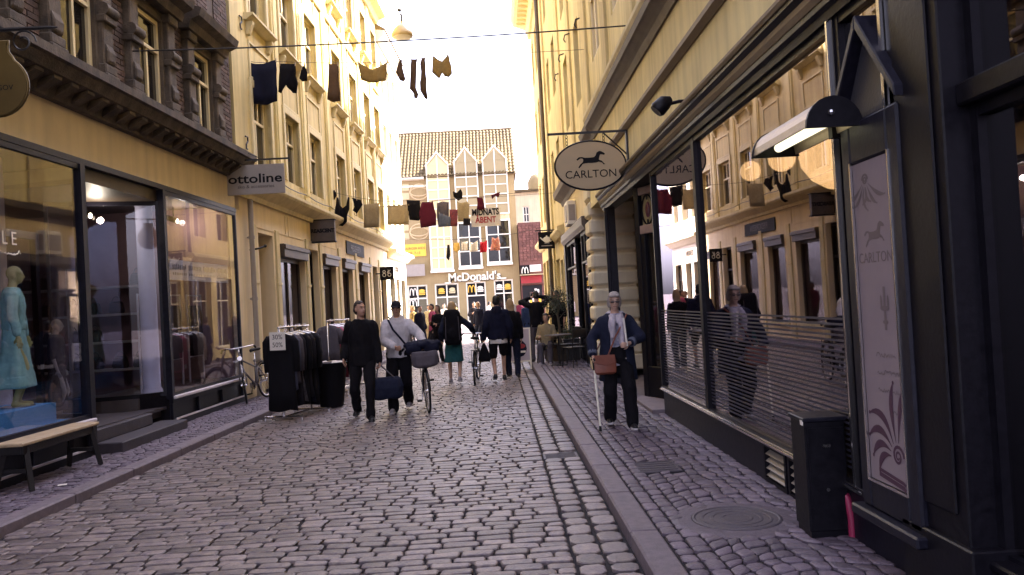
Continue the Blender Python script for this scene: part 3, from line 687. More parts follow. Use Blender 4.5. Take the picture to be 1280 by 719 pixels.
# ================================================================== LEFT: WHITE END HOUSE
wh = thing('white_house', 'white rendered house catching the sun at the far end of the left row', 'house', FL @ T((19.52, 0, 0)))
B0, B1 = 19.52, 24.6
wsh = [(19.95, 21.2, .085, 2.9), (21.6, 22.4, .085, 2.9), (22.9, 24.2, .5, 2.9)]; WW = [20.6, 22.1, 23.6]
upw = [(c-.45, c+.45, z, z+1.6) for c in WW for z in (4.8, 7.7, 10.4)]
mb = MB(FL); wall(mb, B0, B1, .085, 12.9, 0, .35, wsh+upw); mb.box(B1-.35, B1-.002, .35, 7, .085, 12.9); mb.build('house_wall', m_white, wh)
mb = MB(FL); mb.box(B0, B1-.36, .55, 7, .085, 12.85); mb.build('house_body', m_dark, wh)
mould('shop_cornice', m_white, wh, FL, B0, B1+.1, [(.1,3.7),(-.1,3.7),(-.25,3.85),(-.4,3.92),(-.4,4.05),(.1,4.15)])
mould('eaves', m_white, wh, FL, B0, B1+.1, [(.1,12.5),(-.12,12.5),(-.35,12.75),(-.35,12.9),(.1,12.95)])
mb = MB(FL); mb.add([(B0,-.4,12.955),(B1+.1,-.4,12.955),(B1+.1,3.5,15.4),(B0,3.5,15.4),(B0,7,12.955),(B1+.1,7,12.955)], [(0,1,2,3),(3,2,5,4),(0,3,4),(1,5,2),(0,4,5,1)]); mb.build('roof', m_tile, wh)
for a, b, c, d in upw: window(wh, FL, a, b, c, d, .16, [(1.7, 2), (1, 2)], m_wframe, m_pane, .06, .045)
for a, b, c, d in wsh: window(wh, FL, a, b, c, d, .16, [(2.6, 2), (1, 2)], m_black, m_pane, .06, .05, name='shop_window')
lettering('TEXFIN', .36, FL @ T((21.6, -.03, 3.3)) @ STAND, m_brown, wh, 'lettering', .01)
# ================================================================== RIGHT: HOUSE WITH THE BIG SHOP WINDOW   (local x = -Y)
m_blind = mat('drawn blind', (.50,.40,.22,1), None, 3, .7)
m_string = mat('tan moulding', (.22,.165,.095,1), (.18,.13,.075,1), 4, .7)
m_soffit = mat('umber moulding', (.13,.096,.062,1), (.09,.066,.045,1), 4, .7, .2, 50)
gh = thing('golden_house', 'golden plastered house over the dark framed shop window on the right', 'house', FR @ T((-4, 0, 0)))
def Y2(a, b): return (-max(a, b), -min(a, b))
NEAR, FAR = -12.0, 16.9
u0, u1 = -FAR, -NEAR
GC = [-15.2+2.6*k for k in range(11)]
up = [(c-.55, c+.55, z, z+1.9) for c in GC for z in (6.3, 9.4, 12.5)]
mb = MB(FR); wall(mb, u0, u1, 5.28, 15.6, .05, .45, up); mb.build('upper_wall', m_och2, gh)
mb = MB(FR); mb.box(u0, u1, .6, 8, 5.0, 15.5); mb.box(11.2, 12, .2, 8, .085, 5.0); mb.box(-11.8, 12, 4.4, 8, .085, 5.0); mb.box(u0, -11.9, 1.15, 8, .085, 5.0); mb.build('house_body', m_dark, gh)
mb = MB(FR); mb.box(u0, u1, 0, .3, 3.54, 5.0); mb.build('shop_fascia', m_och2, gh)
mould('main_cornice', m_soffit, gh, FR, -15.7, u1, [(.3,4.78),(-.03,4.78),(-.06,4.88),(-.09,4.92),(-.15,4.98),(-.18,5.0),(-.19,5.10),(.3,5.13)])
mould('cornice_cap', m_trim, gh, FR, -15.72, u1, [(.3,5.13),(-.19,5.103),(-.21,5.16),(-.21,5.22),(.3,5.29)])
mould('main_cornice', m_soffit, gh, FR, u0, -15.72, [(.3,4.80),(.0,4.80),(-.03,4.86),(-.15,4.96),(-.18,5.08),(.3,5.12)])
mould('string_course', m_string, gh, FR, u0, u1, [(.1,4.15),(-.02,4.15),(-.07,4.2),(-.07,4.25),(.1,4.29)])
for px_, py_ in ((723, 28), (709, 47), (702, 72), (697, 96)):
    uu, zz = hit(FR, px_, py_, 0)
    mb = MB(FR); mb.tube([(uu,.06,zz+.1),(uu,-.06,zz+.06),(uu,-.09,zz-.05),(uu,-.05,zz-.12)], .018, 6); mb.build('wall_hook', m_iron, gh)
mould('eaves', m_trim, gh, FR, u0, u1, [(.3,15.2),(-.1,15.2),(-.35,15.45),(-.4,15.7),(.3,15.8)])
for c in [k+1.3 for k in GC]+[-16.55]:
    mb = MB(FR); mb.box(c-.25, c+.25, -.0, .1, 5.285, 15.2); mb.build('pilaster_strip', m_och, gh, bevel=.01)
for c in GC:
    for z in (6.3, 9.4, 12.5):
        window(gh, FR, c-.55, c+.55, z, z+1.9, .075, [(1.8, 2), (1, 2)], m_frame, m_blind, .07, .05)
# the moulded beam over the glass
B0 = [(.15,3.25),(-.04,3.25),(-.05,3.30),(-.08,3.32),(-.08,3.36),(.15,3.36)]
mould('window_beam', m_black, gh, FR, -14.85, u1, B0)
mould('beam_moulding', m_string, gh, FR, -14.85, u1, [(.15,3.36),(-.085,3.36),(-.105,3.40),(-.105,3.44),(.15,3.44)])
mould('beam_moulding', m_black, gh, FR, -14.85, u1, [(.15,3.44),(-.10,3.44),(-.14,3.47),(-.14,3.50),(.15,3.50)])
mould('beam_cap', m_string, gh, FR, -14.87, u1, [(.15,3.50),(-.15,3.502),(-.165,3.53),(-.165,3.555),(.15,3.575)])
# plinth, sills, posts, glass
mb = MB(FR); mb.box(-10.42, -6.55, 0, .3, .085, .42); mb.box(-5.45, u1, 0, .3, .085, .42); mb.box(-6.55, -5.45, .12, .3, .085, .42); mb.build('plinth', m_navy, gh)
mb = MB(FR); mb.box(-10.43, -3.9, -.035, .2, .42, .437); mb.box(-10.43, -3.9, -.015, .2, .437, .452); mb.build('window_ledge', m_navy, gh)
mb = MB(FR); mb.box(-10.43, -4.66, -.047, -.035, .418, .434); mb.box(-10.43, -4.66, -.03, -.016, .4395, .451); mb.build('ledge_trim', m_chrome, gh)
gr = None
for a, b in ((-6.53, -6.02), (-5.98, -5.47)):
    mb = MB(FR); mb.box(a, a+.035, -.008, .1, .10, .40); mb.box(b-.035, b, -.008, .1, .10, .40); mb.box(a+.035, b-.035, -.008, .1, .10, .125); mb.box(a+.035, b-.035, -.008, .1, .378, .40)
    gr = mb.build('vent_grille', m_black, gh)
    for k in range(4):
        z = .145+k*.058; mb = MB(FR); mb.prism([(0,z),(.06,z+.045),(.065,z+.04),(.006,z-.006)], a+.036, b-.036, 'x'); mb.build('louvre', m_grey, gr)
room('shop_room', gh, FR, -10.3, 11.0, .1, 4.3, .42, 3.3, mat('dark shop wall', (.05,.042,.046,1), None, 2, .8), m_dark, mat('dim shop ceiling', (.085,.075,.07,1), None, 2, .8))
def bigpane(a, b, z0=.452, z1=3.25, mt=m_gl_r):
    mb = MB(FR); mb.box(a, a+.05, -.02, .08, z0, z1); mb.box(b-.05, b, -.02, .08, z0, z1); mb.box(a+.05, b-.05, -.015, .08, z0, z0+.02); mb.box(a+.05, b-.05, -.015, .08, z1-.05, z1)
    f = mb.build('shop_window', m_black, gh); sheet('pane', mt, f, FR, a+.05, b-.05, z0+.02, z1-.05, .02, .01)
    return f
w1 = bigpane(-10.42, -8.17); w2 = bigpane(-8.17, -4.78); w3 = bigpane(-4.70, -3.87)
m_film = mat('dark window film', (.035,.033,.055,1), (.025,.024,.042,1), 6, .5)
for f, a, b in ((w1, -10.36, -8.23), (w2, -8.11, -4.84)):
    for k in range(28):
        z = .52+k*.034; mb = MB(FR); mb.box(a, b, .0165, .0195, z, z+.014); mb.build('stripe', m_film, f)
mb = MB(FR); mb.box(-4.78, -4.70, -.03, .1, .452, 3.25); mb.build('mullion', m_black, gh)
mb = MB(FR); mb.box(-4.765, -4.745, -.045, -.031, .453, 3.25); mb.box(-3.90, -3.872, -.16, -.12, .5, 5.0); mb.build('bright_edge', m_chrome, gh)
mb = MB(FR); mb.box(-3.87, -3.42, -.14, .3, .085, 3.25); mb.box(-3.95, -3.36, -.17, .3, .085, .5); mb.box(-3.80, -3.49, -.155, -.14, .62, 3.1); mb.build('shop_pillar', m_black, gh, bevel=.012)
u, zt = hit(FR, 1240, 108)
bigpane(-3.42, -.9, .46, zt-.05, m_gl_r); bigpane(-3.42, -.9, zt+.05, 3.25, m_gl_r); bigpane(-.9, 2.6, .46, 3.25); bigpane(2.6, 6.0, .46, 3.25); bigpane(6, 11, .46, 3.25)
mb = MB(FR); mb.box(-3.42, -.9, -.08, .1, zt-.05, zt+.05); mb.build('transom_bar', m_black, gh, bevel=.01)
mb = MB(FR); mb.box(-3.42, -.9, -.1, .15, .421, .46); mb.build('window_sill', m_black, gh, bevel=.01)
# globes in the shop
for i, (px, py, r, lab) in enumerate(((905, 222, .16, 'farthest and faintest glowing globe lamp behind the shop glass'), (938, 214, .13, 'small glowing globe lamp hung left of the middle behind the shop glass'), (977, 198, .155, 'round glowing globe lamp hung in the middle behind the shop glass'), (1052, 185, .36, 'largest glowing globe lamp beside the poster case'))):
    off = 1.25 if i < 3 else .9
    u, z = hit(FR, px, py, off); g = thing('globe_lamp', lab, 'lamp', FR @ T((u, off, z)))
    mb = MB(g.matrix_world); mb.ball((0,0,0), r, 16); mb.build('globe', m_globe, g, smooth=True)
    mb = MB(g.matrix_world); mb.tube([(0,0,r),(0,0,3.3-z)], .008, 5); mb.build('cord', m_black, g)
# entrance: splayed door, back wall, corner post, slab
A, Bp = Vector((-11.95, .07, 0)), Vector((-10.5, .62, 0)); L = (Bp-A).length
DF = FR @ T(A) @ RZ(math.atan2(Bp.y-A.y, Bp.x-A.x))
m_pinkwood = mat('faded wood', (.36,.25,.20,1), (.30,.2,.165,1), 6, .6)
dd = thing('shop_door', 'black splayed shop entrance door with an ornamental glass transom', 'door', DF)
mb = MB(DF); mb.box(0, .13, -.06, .06, .15, 3.25); mb.box(L-.1, L, -.06, .06, .15, 3.25); mb.box(.13, L-.1, -.05, .05, .15, .6); mb.box(.13, .24, -.045, .045, .6, 2.55); mb.build('door_frame', m_black, dd, bevel=.008)
mb = MB(DF); mb.box(.13, L-.1, -.055, .05, 2.55, 2.68); mb.box(.13, L-.1, -.055, .05, 3.13, 3.245); mb.build('transom_rail', m_pinkwood, dd, bevel=.01)
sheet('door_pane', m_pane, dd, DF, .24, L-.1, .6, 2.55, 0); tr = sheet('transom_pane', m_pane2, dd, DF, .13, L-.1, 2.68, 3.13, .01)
mb = MB(DF)
for k in range(4):
    x = .13+(L-.23)*(k+.5)/4; w = (L-.23)/8
    for s in (-1, 1): mb.tube([(x+s*w*math.cos(t*PI/8-PI/2)*.9, -.004, 2.905+.22*math.sin(t*PI/8-PI/2)) for t in range(9)], .013, 5)
    mb.tube([(x, -.004, 2.69), (x, -.004, 2.76)], .012, 5); mb.tube([(x, -.004, 3.05), (x, -.004, 3.12)], .012, 5)
mb.build('tracery', m_black, dd)
mb = MB(DF)
for k in range(4): mb.ball((.13+(L-.23)*(k+.5)/4, .004, 2.905), (.07,.012,.12), 10)
mb.build('coloured_glass', mat('plum glass', (.12,.03,.06,1), None, 5, .2), dd)
mb = MB(FR); mb.box(-12.0, -10.44, -.16, .8, .085, .15); mb.build('door_slab', m_slab, gh, bevel=.008)
mb = MB(FR); mb.box(-14.36, -14.24, -.03, .09, .085, 3.25); mb.build('corner_post', m_navy, gh)
mb = MB(FR); mb.tube([(-14.3,-.05,.1),(-14.3,-.05,3.25)], .045, 10); mb.build('round_post', m_navy, gh, smooth=True, auto=.7)
mb = MB(FR); mb.box(-10.44, -10.40, .1, .9, .42, 3.3); mb.build('window_return', m_black, gh)
# wall spotlight on the fascia
u, z = hit(FR, 866, 126, -.02); w = thing('wall_spotlight', 'black spotlight on a short arm fixed to the golden fascia', 'spotlight', FR @ T((u, 0, z)))
mb = MB(w.matrix_world); mb.box(-.05, .05, -.03, .0, -.09, .09); mb.tube([(0,-.02,0),(0,-.16,.0),(0,-.26,-.02)], .018, 8); mb.build('arm', m_black, w)
mb = MB(w.matrix_world); mb.tube([(0,-.24,.03),(0,-.30,.0),(0,-.38,-.07),(0,-.40,-.09)], [.03,.075,.085,.07], 12); mb.build('lamp_head', m_black, w, smooth=True, auto=.7)

# --- the poster case with pediment and lit hood
pc = thing('poster_case', 'tall black poster case with pointed pediment fixed to the shop front', 'display case', FR @ T((-4.25, -.1, .5)))
CY = -.17
a, zt_ = hit(FR, 1070, 207, CY+.03); b, zb_ = hit(FR, 1143, 612, CY+.03)
a, b = a, b; zb_ = .62; zt_ = 2.30
mb = MB(FR); mb.box(a-.11, a, CY, 0, .46, 2.52); mb.box(b, b+.11, CY, 0, .46, 2.52); mb.box(a, b, CY, 0, .46, zb_); mb.box(a, b, CY, 0, zt_, 2.52); mb.box(a, b, -.04, -.005, zb_, zt_); mb.build('case_frame', m_navy, pc, bevel=.012)
mb = MB(FR); mb.box(a-.15, b+.15, CY-.05, .0, .40, .458); mb.build('case_sill', m_navy, pc, bevel=.01)
mb = MB(FR); mb.box(a-.015, a, CY-.006, CY+.05, zb_-.01, zt_+.01); mb.box(b, b+.012, CY-.006, CY+.05, zb_-.01, zt_+.01); mb.box(a, b, CY-.006, CY+.05, zb_-.012, zb_); mb.build('bright_edge', m_chrome, pc)
m_poster = mat('poster paper', (.225,.175,.185,1), (.195,.15,.165,1), 3, .7)
m_plum = mat('plum print', (.06,.02,.042,1), None, 5, .7); m_greyp = mat('grey print', (.13,.095,.10,1), None, 5, .7)
PY = CY+.007
po = sheet('poster', m_poster, pc, FR, a+.004, b-.004, zb_+.004, zt_-.004, PY, .008)
def scroll(mb, x, z, sc, mir, fr_y, n=6, a0=80, a1=185):
    """a palmette: a volute with curling teardrop leaves, printed flat"""
    mb.tube([(x+mir*sc*.26*math.exp(-.13*t)*math.cos(t), fr_y, z+sc*.26*math.exp(-.13*t)*math.sin(t)) for t in [q*.4 for q in range(32)]], [sc*.04*math.exp(-.02*q) for q in range(32)], 4)
    for k in range(n):
        an = math.radians(a0+(a1-a0)*k/(n-1)); L = sc*(1.45-.75*k/(n-1)); pts = []; rr = []
        for q in range(12):
            t = q/11; bd = .75*(t-.25)**2*(1 if k > 1 else -.4); r_ = sc*.30+L*t
            pts.append((x+mir*math.cos(an+bd)*r_, fr_y, z+math.sin(an+bd)*r_)); rr.append(sc*(.012+.085*math.sin(PI*t**1.5)))
        mb.tube(pts, rr, 5); e = pts[-1]; mb.ball(e, sc*.045, 6)
def flatten(mb, y, t=.0015):
    for v in mb.v: v.y = y+(v.y-y)*.03
mb = MB(FR); scroll(mb, b-.09, .79, .23, 1, PY-.002)
mb.tube([(a+.10, PY-.002, .69), (a+.35, PY-.002, .665), (b-.03, PY-.002, .655)], .009, 4); mb.tube([(a+.10, PY-.002, .665), (a+.35, PY-.002, .64), (b-.03, PY-.002, .63)], .012, 4); flatten(mb, PY-.002); mb.build('scroll_print', m_plum, pc)
mb = MB(FR); scroll(mb, (a+b)/2-.06, 2.20, .13, 1, PY-.002, 4, 215, 270); scroll(mb, (a+b)/2-.06, 2.20, .13, -1, PY-.002, 3, 215, 262); flatten(mb, PY-.002); mb.build('scroll_print', m_greyp, pc)
HORSE = [(-.50,.12),(-.40,.20),(-.28,.20),(-.20,.17),(-.02,.165),(.14,.18),(.20,.24),(.24,.34),(.33,.39),(.40,.38),(.52,.31),(.54,.27),(.50,.245),(.38,.27),(.35,.24),(.32,.14),(.31,.08),(.42,.03),(.49,-.06),(.53,-.09),(.47,-.10),(.42,-.03),(.30,.01),(.20,-.02),(.06,-.025),(-.08,-.02),(-.20,-.03),(-.28,-.05),(-.33,-.12),(-.42,-.20),(-.44,-.16),(-.37,-.06),(-.27,.02),(-.25,.10),(-.28,.15),(-.36,.155),(-.46,.08)]
def horse(fr, x, y, z, s, mt, par, t=.004, name='horse_emblem'):
    mb = MB(fr); mb.prism([(x+s*p, z+s*q) for p, q in HORSE], y-t, y); return mb.build(name, mt, par)
cx = (a+b)/2+.07
horse(FR, cx-.07, PY-.0006, 1.89, .21, m_greyp, pc, .001); lettering('CARLTON', .078, FR @ T((cx-.07, PY-.0006, 1.79)) @ STAND, m_greyp, pc, 'lettering', .0006)
mb = MB(FR); mb.tube([(cx,PY-.002,1.64),(cx,PY-.002,1.42)], .012, 4); mb.ball((cx,PY-.002,1.53), (.05,.01,.015), 6); mb.ball((cx-.035,PY-.002,1.56), (.012,.01,.04), 6); mb.ball((cx+.035,PY-.002,1.56), (.012,.01,.04), 6); mb.ball((cx,PY-.002,1.46), (.03,.01,.012), 6); flatten(mb, PY-.002); mb.build('lily_print', m_greyp, pc)
for k, (zz, w) in enumerate(((1.29, .2), (1.20, .24), (1.11, .22), (1.00, .12))):
    mb = MB(FR); pts = []; x = cx-.12+(.1 if k == 3 else 0)
    while x < cx-.12+w+(.1 if k == 3 else 0): pts.append((x, PY-.002, zz+random.uniform(-.012, .014)-.0*x)); x += .009
    mb.tube(pts, .003, 4); flatten(mb, PY-.002); mb.build('handwriting', m_greyp, pc)
# pediment
u0p, zbp = a-.14, 2.53
mb = MB(FR); mb.prism([(a-.10, zbp), (b+.10, zbp), ((a+b)/2, 2.97)], -.14, -.0); mb.build('pediment', mat('slate blue paint', (.03,.03,.04,1), None, 4, .5, .1), pc)
for s in (-1, 1):
    x0 = a-.16 if s < 0 else b+.16; cxm = (a+b)/2
    mb = MB(FR); mb.prism([(x0, zbp-.0), (x0, zbp+.06), (cxm, 3.045), (cxm, 2.972)], -.20, .0); mb.build('raking_moulding', m_navy, pc, bevel=.006)
# lit hood
hz = 2.50
hd = thing('lamp_hood', 'lit half round metal hood lamp projecting above the poster case', 'lamp', FR @ T((-4.4, -.3, hz)))
ua, ub = -5.02, -4.15
mb = MB(FR); R = .14; yc = -.30
prof = [(yc+R*math.cos(t), hz+R*math.sin(t)*1.05) for t in [PI*k/10 for k in range(11)]]
inn = [(yc+(R-.012)*math.cos(t), hz+(R-.012)*math.sin(t)*1.05) for t in [PI*k/10 for k in range(10, -1, -1)]]
mb.prism(prof+inn, ua, ub, 'x'); mb.build('hood', mat('brushed hood', (.42,.34,.25,1), (.36,.29,.21,1), 30, .45, .1, 60, metal=.5), hd)
for q in (ua, ub):
    mb = MB(FR); mb.prism([(yc+(R+.012)*math.cos(t), hz-.012+(R+.012)*math.sin(t)*1.08) for t in [PI*k/12 for k in range(13)]], q-.012 if q == ua else q, q if q == ua else q+.02, 'x'); mb.build('end_cap', m_black, hd)
mb = MB(FR); mb.ball((ub+.03, yc-.02, hz+.06), .018, 8); mb.build('screw_knob', m_chrome, hd)
mb = MB(FR); mb.tube([(ua+.06, yc, hz+.035), (ub-.02, yc, hz+.035)], .028, 10); mb.build('lit_tube', mat('lit tube', (1,.93,.62,1), (1,.93,.62,1), 1, .5, emit=.22), hd)
mb = MB(FR); mb.box(-4.45, -4.40, -.2, -.1, hz-.02, hz+.05); mb.build('bracket', m_black, hd)

# --- oval hanging sign
pS = atY(738, 207, 12.0); pw = atY(797, 190, 12.0)
os_ = thing('hanging_sign', 'oval hanging sign with a running horse on a black iron bracket', 'sign', T((2.0, 12.0, pS.z)))
SF = T((pS.x, 12.0, pS.z)); n = 40
mb = MB(SF); mb.prism([(.525*math.cos(2*PI*i/n), .355*math.sin(2*PI*i/n)) for i in range(n)], -.02, .02); mb.build('sign_board', m_tansign, os_)
mb = MB(SF); mb.tube([(.535*math.cos(2*PI*i/n), 0, .365*math.sin(2*PI*i/n)) for i in range(n+1)], .019, 6, cap=False); mb.build('rim', m_black, os_, smooth=True)
horse(SF, -.0, -.0215, .045, .42, m_ink, os_); lettering('CARLTON', .165, SF @ T((0, -.022, -.135)) @ STAND, m_ink, os_, 'lettering', .003, xs=1.02)
SB = SF @ RZ(PI); horse(SB, 0, -.0215, .045, .42, m_ink, os_); lettering('CARLTON', .165, SB @ T((0, -.022, -.135)) @ STAND, m_ink, os_, 'lettering', .003)
zb = .50
mb = MB(SF); xw = 2.12-pS.x
mb.box(-.62, xw, -.013, .013, zb-.016, zb+.016); mb.box(xw-.03, xw+.005, -.04, .04, -.02, zb+.04); mb.tube([(xw-.38, 0, zb), (xw-.02, 0, zb-.36)], .012, 6); mb.build('bracket', m_iron, os_)
for x in (-.34, .22):
    mb = MB(SF); z = zb-.02
    while z > .30:
        mb.tube([(x+.016*math.cos(t), .0, z-.03+.03*math.sin(t)) for t in [2*PI*k/8 for k in range(9)]], .005, 4); z -= .05
    mb.build('chain', m_iron, os_)

# ================================================================== RIGHT: STONE HOUSE WITH QUOINS
qh = thing('quoined_house', 'tall golden house with a rusticated stone pier and black framed shop', 'house', FR @ T((-20, 0, 0)))
u0, u1 = -23.4, -16.98
upq = [(c-.5, c+.5, z, z+1.9) for c in (-18.6, -21.4) for z in (6.2, 9.3, 12.4)]
mb = MB(FR); wall(mb, u0, u1, 4.7, 15.6, .08, .45, upq); mb.build('upper_wall', m_och2, qh)
mb = MB(FR); mb.box(u0, u1, .5, 8, 4.7, 15.55); mb.box(u0, -19.3, 1.6, 8, .085, 4.7); mb.box(-19.3, u1, .95, 8, .085, 4.7); mb.build('house_body', m_cream, qh)
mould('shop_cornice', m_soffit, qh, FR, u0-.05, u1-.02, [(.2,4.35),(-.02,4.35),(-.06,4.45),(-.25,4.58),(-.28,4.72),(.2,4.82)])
mould('eaves', m_trim, qh, FR, u0, u1, [(.3,15.2),(-.1,15.2),(-.35,15.45),(-.4,15.7),(.3,15.8)])
for c in (-17.3, -20.0, -22.9):
    mb = MB(FR); mb.box(c-.25, c+.25, .03, .12, 4.83, 15.2); mb.build('pilaster_strip', m_och, qh)
for a, b, c, d in upq: window(qh, FR, a, b, c, d, .28, [(1.8, 2), (1, 2)], m_frame, m_pane, .07, .05)
mb = MB(FR); mb.box(-17.70, u1-.07, .03, .90, .085, 4.35); mb.build('pier_core', m_cream, qh)
z = .42; k = 0
while z < 4.2:
    h = .31; mb = MB(FR); mb.box(-17.75-(.0), u1, -.05, .95, z, z+h); mb.build('stone_block', m_pier, qh, bevel=.045); z += h+.06; k += 1
mb = MB(FR); mb.box(-17.8, u1+.02, -.10, .97, .085, .40); mb.build('pier_base', m_pier, qh, bevel=.02)
mb = MB(FR); mb.box(u0, -17.752, 0, .3, 3.5, 4.35); mb.build('shop_fascia', m_cream, qh)
mould('window_beam', m_brown, qh, FR, u0, -17.78, [(.1,3.2),(-.06,3.2),(-.12,3.3),(-.12,3.48),(.1,3.498)])
mb = MB(FR); mb.box(-19.2, -17.76, -.02, .4, .085, .5); mb.box(u0+.1, -20.6, -.02, .4, .085, .5); mb.box(u0, u0+.35, -.05, .4, .5, 3.2); mb.build('shop_base', m_black, qh)
for a, b in ((-19.2, -17.9), (-23.0, -20.6)):
    window(qh, FR, a, b, .5, 3.2, .0, [(3, 1), (1, 2)], m_black, m_gl_r, .07, .05, name='shop_window')
room('shop_room', qh, FR, u0+.3, -17.9, .35, 1.5, .1, 3.25, m_inwall, m_infloor, m_inceil)
bx = thing('framed_sign_box', 'white framed box sign fixed high beside the rusticated pier', 'sign', FR @ T((-20.2, -.15, 3.75)))
mb = MB(bx.matrix_world); mb.box(-.35, .35, -.08, .16, -.25, .35); mb.build('frame', m_wframe, bx, bevel=.02)
mb = MB(bx.matrix_world); mb.box(-.25, .25, -.095, -.08, -.15, .25); mb.box(.35, .356, -.04, .12, -.15, .25); mb.build('dark_face', m_grey, bx)

# ================================================================== RIGHT: LOW HOUSE, FAR HOUSE
lh = thing('narrow_house', 'narrow ochre house with white framed shop windows behind the teapot sign', 'house', FR @ T((-26, 0, 0)))
u0, u1 = -28.1, -23.42
ops = [(-27.8, -26.2, .6, 3.0), (-25.9, -25.0, .085, 2.9), (-24.8, -23.7, .6, 3.0)]; upl = [(c-.5, c+.5, z, z+1.7) for c in (-26.9, -24.6) for z in (4.9, 8.0, 11.1)]
mb = MB(FR); wall(mb, u0, u1, .085, 14.4, .05, .4, ops+upl); mb.build('house_wall', m_och, lh)
mb = MB(FR); mb.box(u0, u1,   .62, 8, .085, 14.3); mb.build('house_body', m_dark, lh)
mould('string_course', m_trim, lh, FR, u0, u1, [(.1,3.55),(-.08,3.55),(-.2,3.7),(-.2,3.8),(.1,3.9)])
mould('eaves', m_trim, lh, FR, u0, u1, [(.1,14.1),(-.1,14.1),(-.3,14.3),(-.3,14.45),(.1,14.5)])
for i, (a, b, c, d) in enumerate(ops): window(lh, FR, a, b, c, d, .16, [(2.2, 2), (1, 3)], m_wframe if i != 1 else m_black, m_pane, .07, .05, name='shop_window')
for a, b, c, d in upl: window(lh, FR, a, b, c, d, .2, [(1.7, 2), (1, 2)], m_wframe, m_pane, .06, .045)
fh = thing('tall_far_house', 'tall ochre house with a dentilled eaves cornice far along the right side', 'house', FR @ T((-31, 0, 0)))
u0, u1 = -34.6, -28.12
FC = [-29.4-2.1*k for k in range(3)]
upf = [(c-.5, c+.5, z, z+1.8) for c in FC for z in (4.7, 7.8, 10.7)]; opf = [(c-.8, c+.8, .5, 3.2) for c in FC]
mb = MB(FR); wall(mb, u0, u1, 0, 14.0, 0, .4, upf+opf); mb.build('house_wall', m_och, fh)
mb = MB(FR); mb.box(u0, u1, .6, 9, 0, 13.9); mb.build('house_body', m_dark, fh)
mould('eaves', m_trim, fh, FR, u0-.3, u1, [(.2,13.1),(-.1,13.1),(-.2,13.5),(-.7,13.7),(-.8,13.9),(-.8,14.15),(.2,14.3)])
for k in range(12):
    mb = MB(FR); c = u1-.3-k*.52; mb.box(c-.11, c+.11, -.6, -.1, 13.45, 13.685); mb.build('dentil', m_trim, fh)
mould('string_course', m_trim, fh, FR, u0, u1, [(.1,3.7),(-.1,3.7),(-.3,3.9),(-.3,4.0),(.1,4.1)])
for a, b, c, d in upf: window(fh, FR, a, b, c, d, .2, [(1.7, 2), (1, 2)], m_frame, m_pane, .06, .05)
for a, b, c, d in opf: window(fh, FR, a, b, c, d, .2, [(2.2, 2), (1, 2)], m_wframe, m_pane, .07, .05, name='shop_window')
mb = MB(FR); mb.tube([(-28.2,-.12,.1),(-28.2,-.12,13.1)], .07, 8); mb.build('downpipe', m_brown, fh)
# ================================================================== ACROSS THE SQUARE
def arches(fr, x, y, z, s, mt, par, name='arches_emblem'):
    mb = MB(fr)
    for c in (-.25, .25):
        mb.tube([(x+s*(c+.25*math.cos(t)), y, z-s*.5+s*math.sin(t)*1.0) for t in [PI*k/10 for k in range(11)]], s*.075, 5)
    return mb.build(name, mt, par)
rh = thing('gabled_restaurant', 'tan burger restaurant with a tiled roof and three tall gabled window bays', 'restaurant', FM @ T((5.5, 0, 0)))
W = 11.1
def H(x, y, off=0): return hit(FM, x, y, off)
bays = [(533.5, 562.5, 190, 207, 281, 338), (568.5, 598.5, 184, 203, 277, 334), (604, 635.5, 182, 200, 274, 329)]
doors = [(509, 534, 357), (543, 573, 355), (582, 607, 353), (617, 641, 350)]
gh_ = []
for l, r, yt in doors:
    a, z = H(l, yt); b, _ = H(r, yt); gh_.append((a, b, 0.0, z))
mb = MB(FM); wall(mb, 0, W, 0, 13.2, 0, .5, gh_); mb.build('front_wall', m_tan, rh)
mb = MB(FM); mb.box(0, W, .8, 8, 0, 13.15); mb.build('house_body', m_dark, rh)
mould('fascia_band', m_trim, rh, FM, -.1, W+.05, [(.1,3.5),(-.10,3.5),(-.18,3.62),(-.18,3.72),(.1,3.8)]) if 0 else None
mould('eaves_gutter', m_wframe, rh, FM, -.3, 3.0, [(.1,13.0),(-.35,13.1),(-.4,13.25),(.1,13.3)])
# pantiles: each course and roll is real relief, joined
mb = MB(FM); z0, y0, z1, y1 = 13.2, -.35, 18.3, 5.2; nc, nr = 36, 15; sl_ = Vector((0, y1-y0, z1-z0)); L = sl_.length; sl_.normalize(); nrm = Vector((0, -sl_.z, sl_.y))
for r in range(nr):
    for c in range(nc):
        ua = -.3+(W+.5)*c/nc; w = (W+.5)/nc; p0 = Vector((ua, y0, z0))+sl_*(L*r/nr); pts = []
        for e, lift in ((0, .07), (L/nr*1.08, .0)):
            for k in range(5):
                t = k/4; pts.append(p0+sl_*e+Vector((w*t, 0, 0))+nrm*(lift+.11*math.sin(PI*t)))
        mb.add(pts, [(k, k+1, k+6, k+5) for k in range(4)])
mb.build('roof_tiles', m_tile, rh, kind='stuff')
mb = MB(FM); mb.add([(-.3,-.35,13.15),(W+.2,-.35,13.15),(W+.2,5.2,18.25),(-.3,5.2,18.25),(-.3,10.6,13.15),(W+.2,10.6,13.15)], [(0,1,2,3),(3,2,5,4),(0,3,4),(1,5,2),(0,4,5,1)]); mb.build('roof', m_tile, rh)
mb = MB(FM); mb.tube([(-.3,5.2,18.35),(W+.2,5.2,18.35)], .14, 8); mb.build('ridge', m_tile, rh)
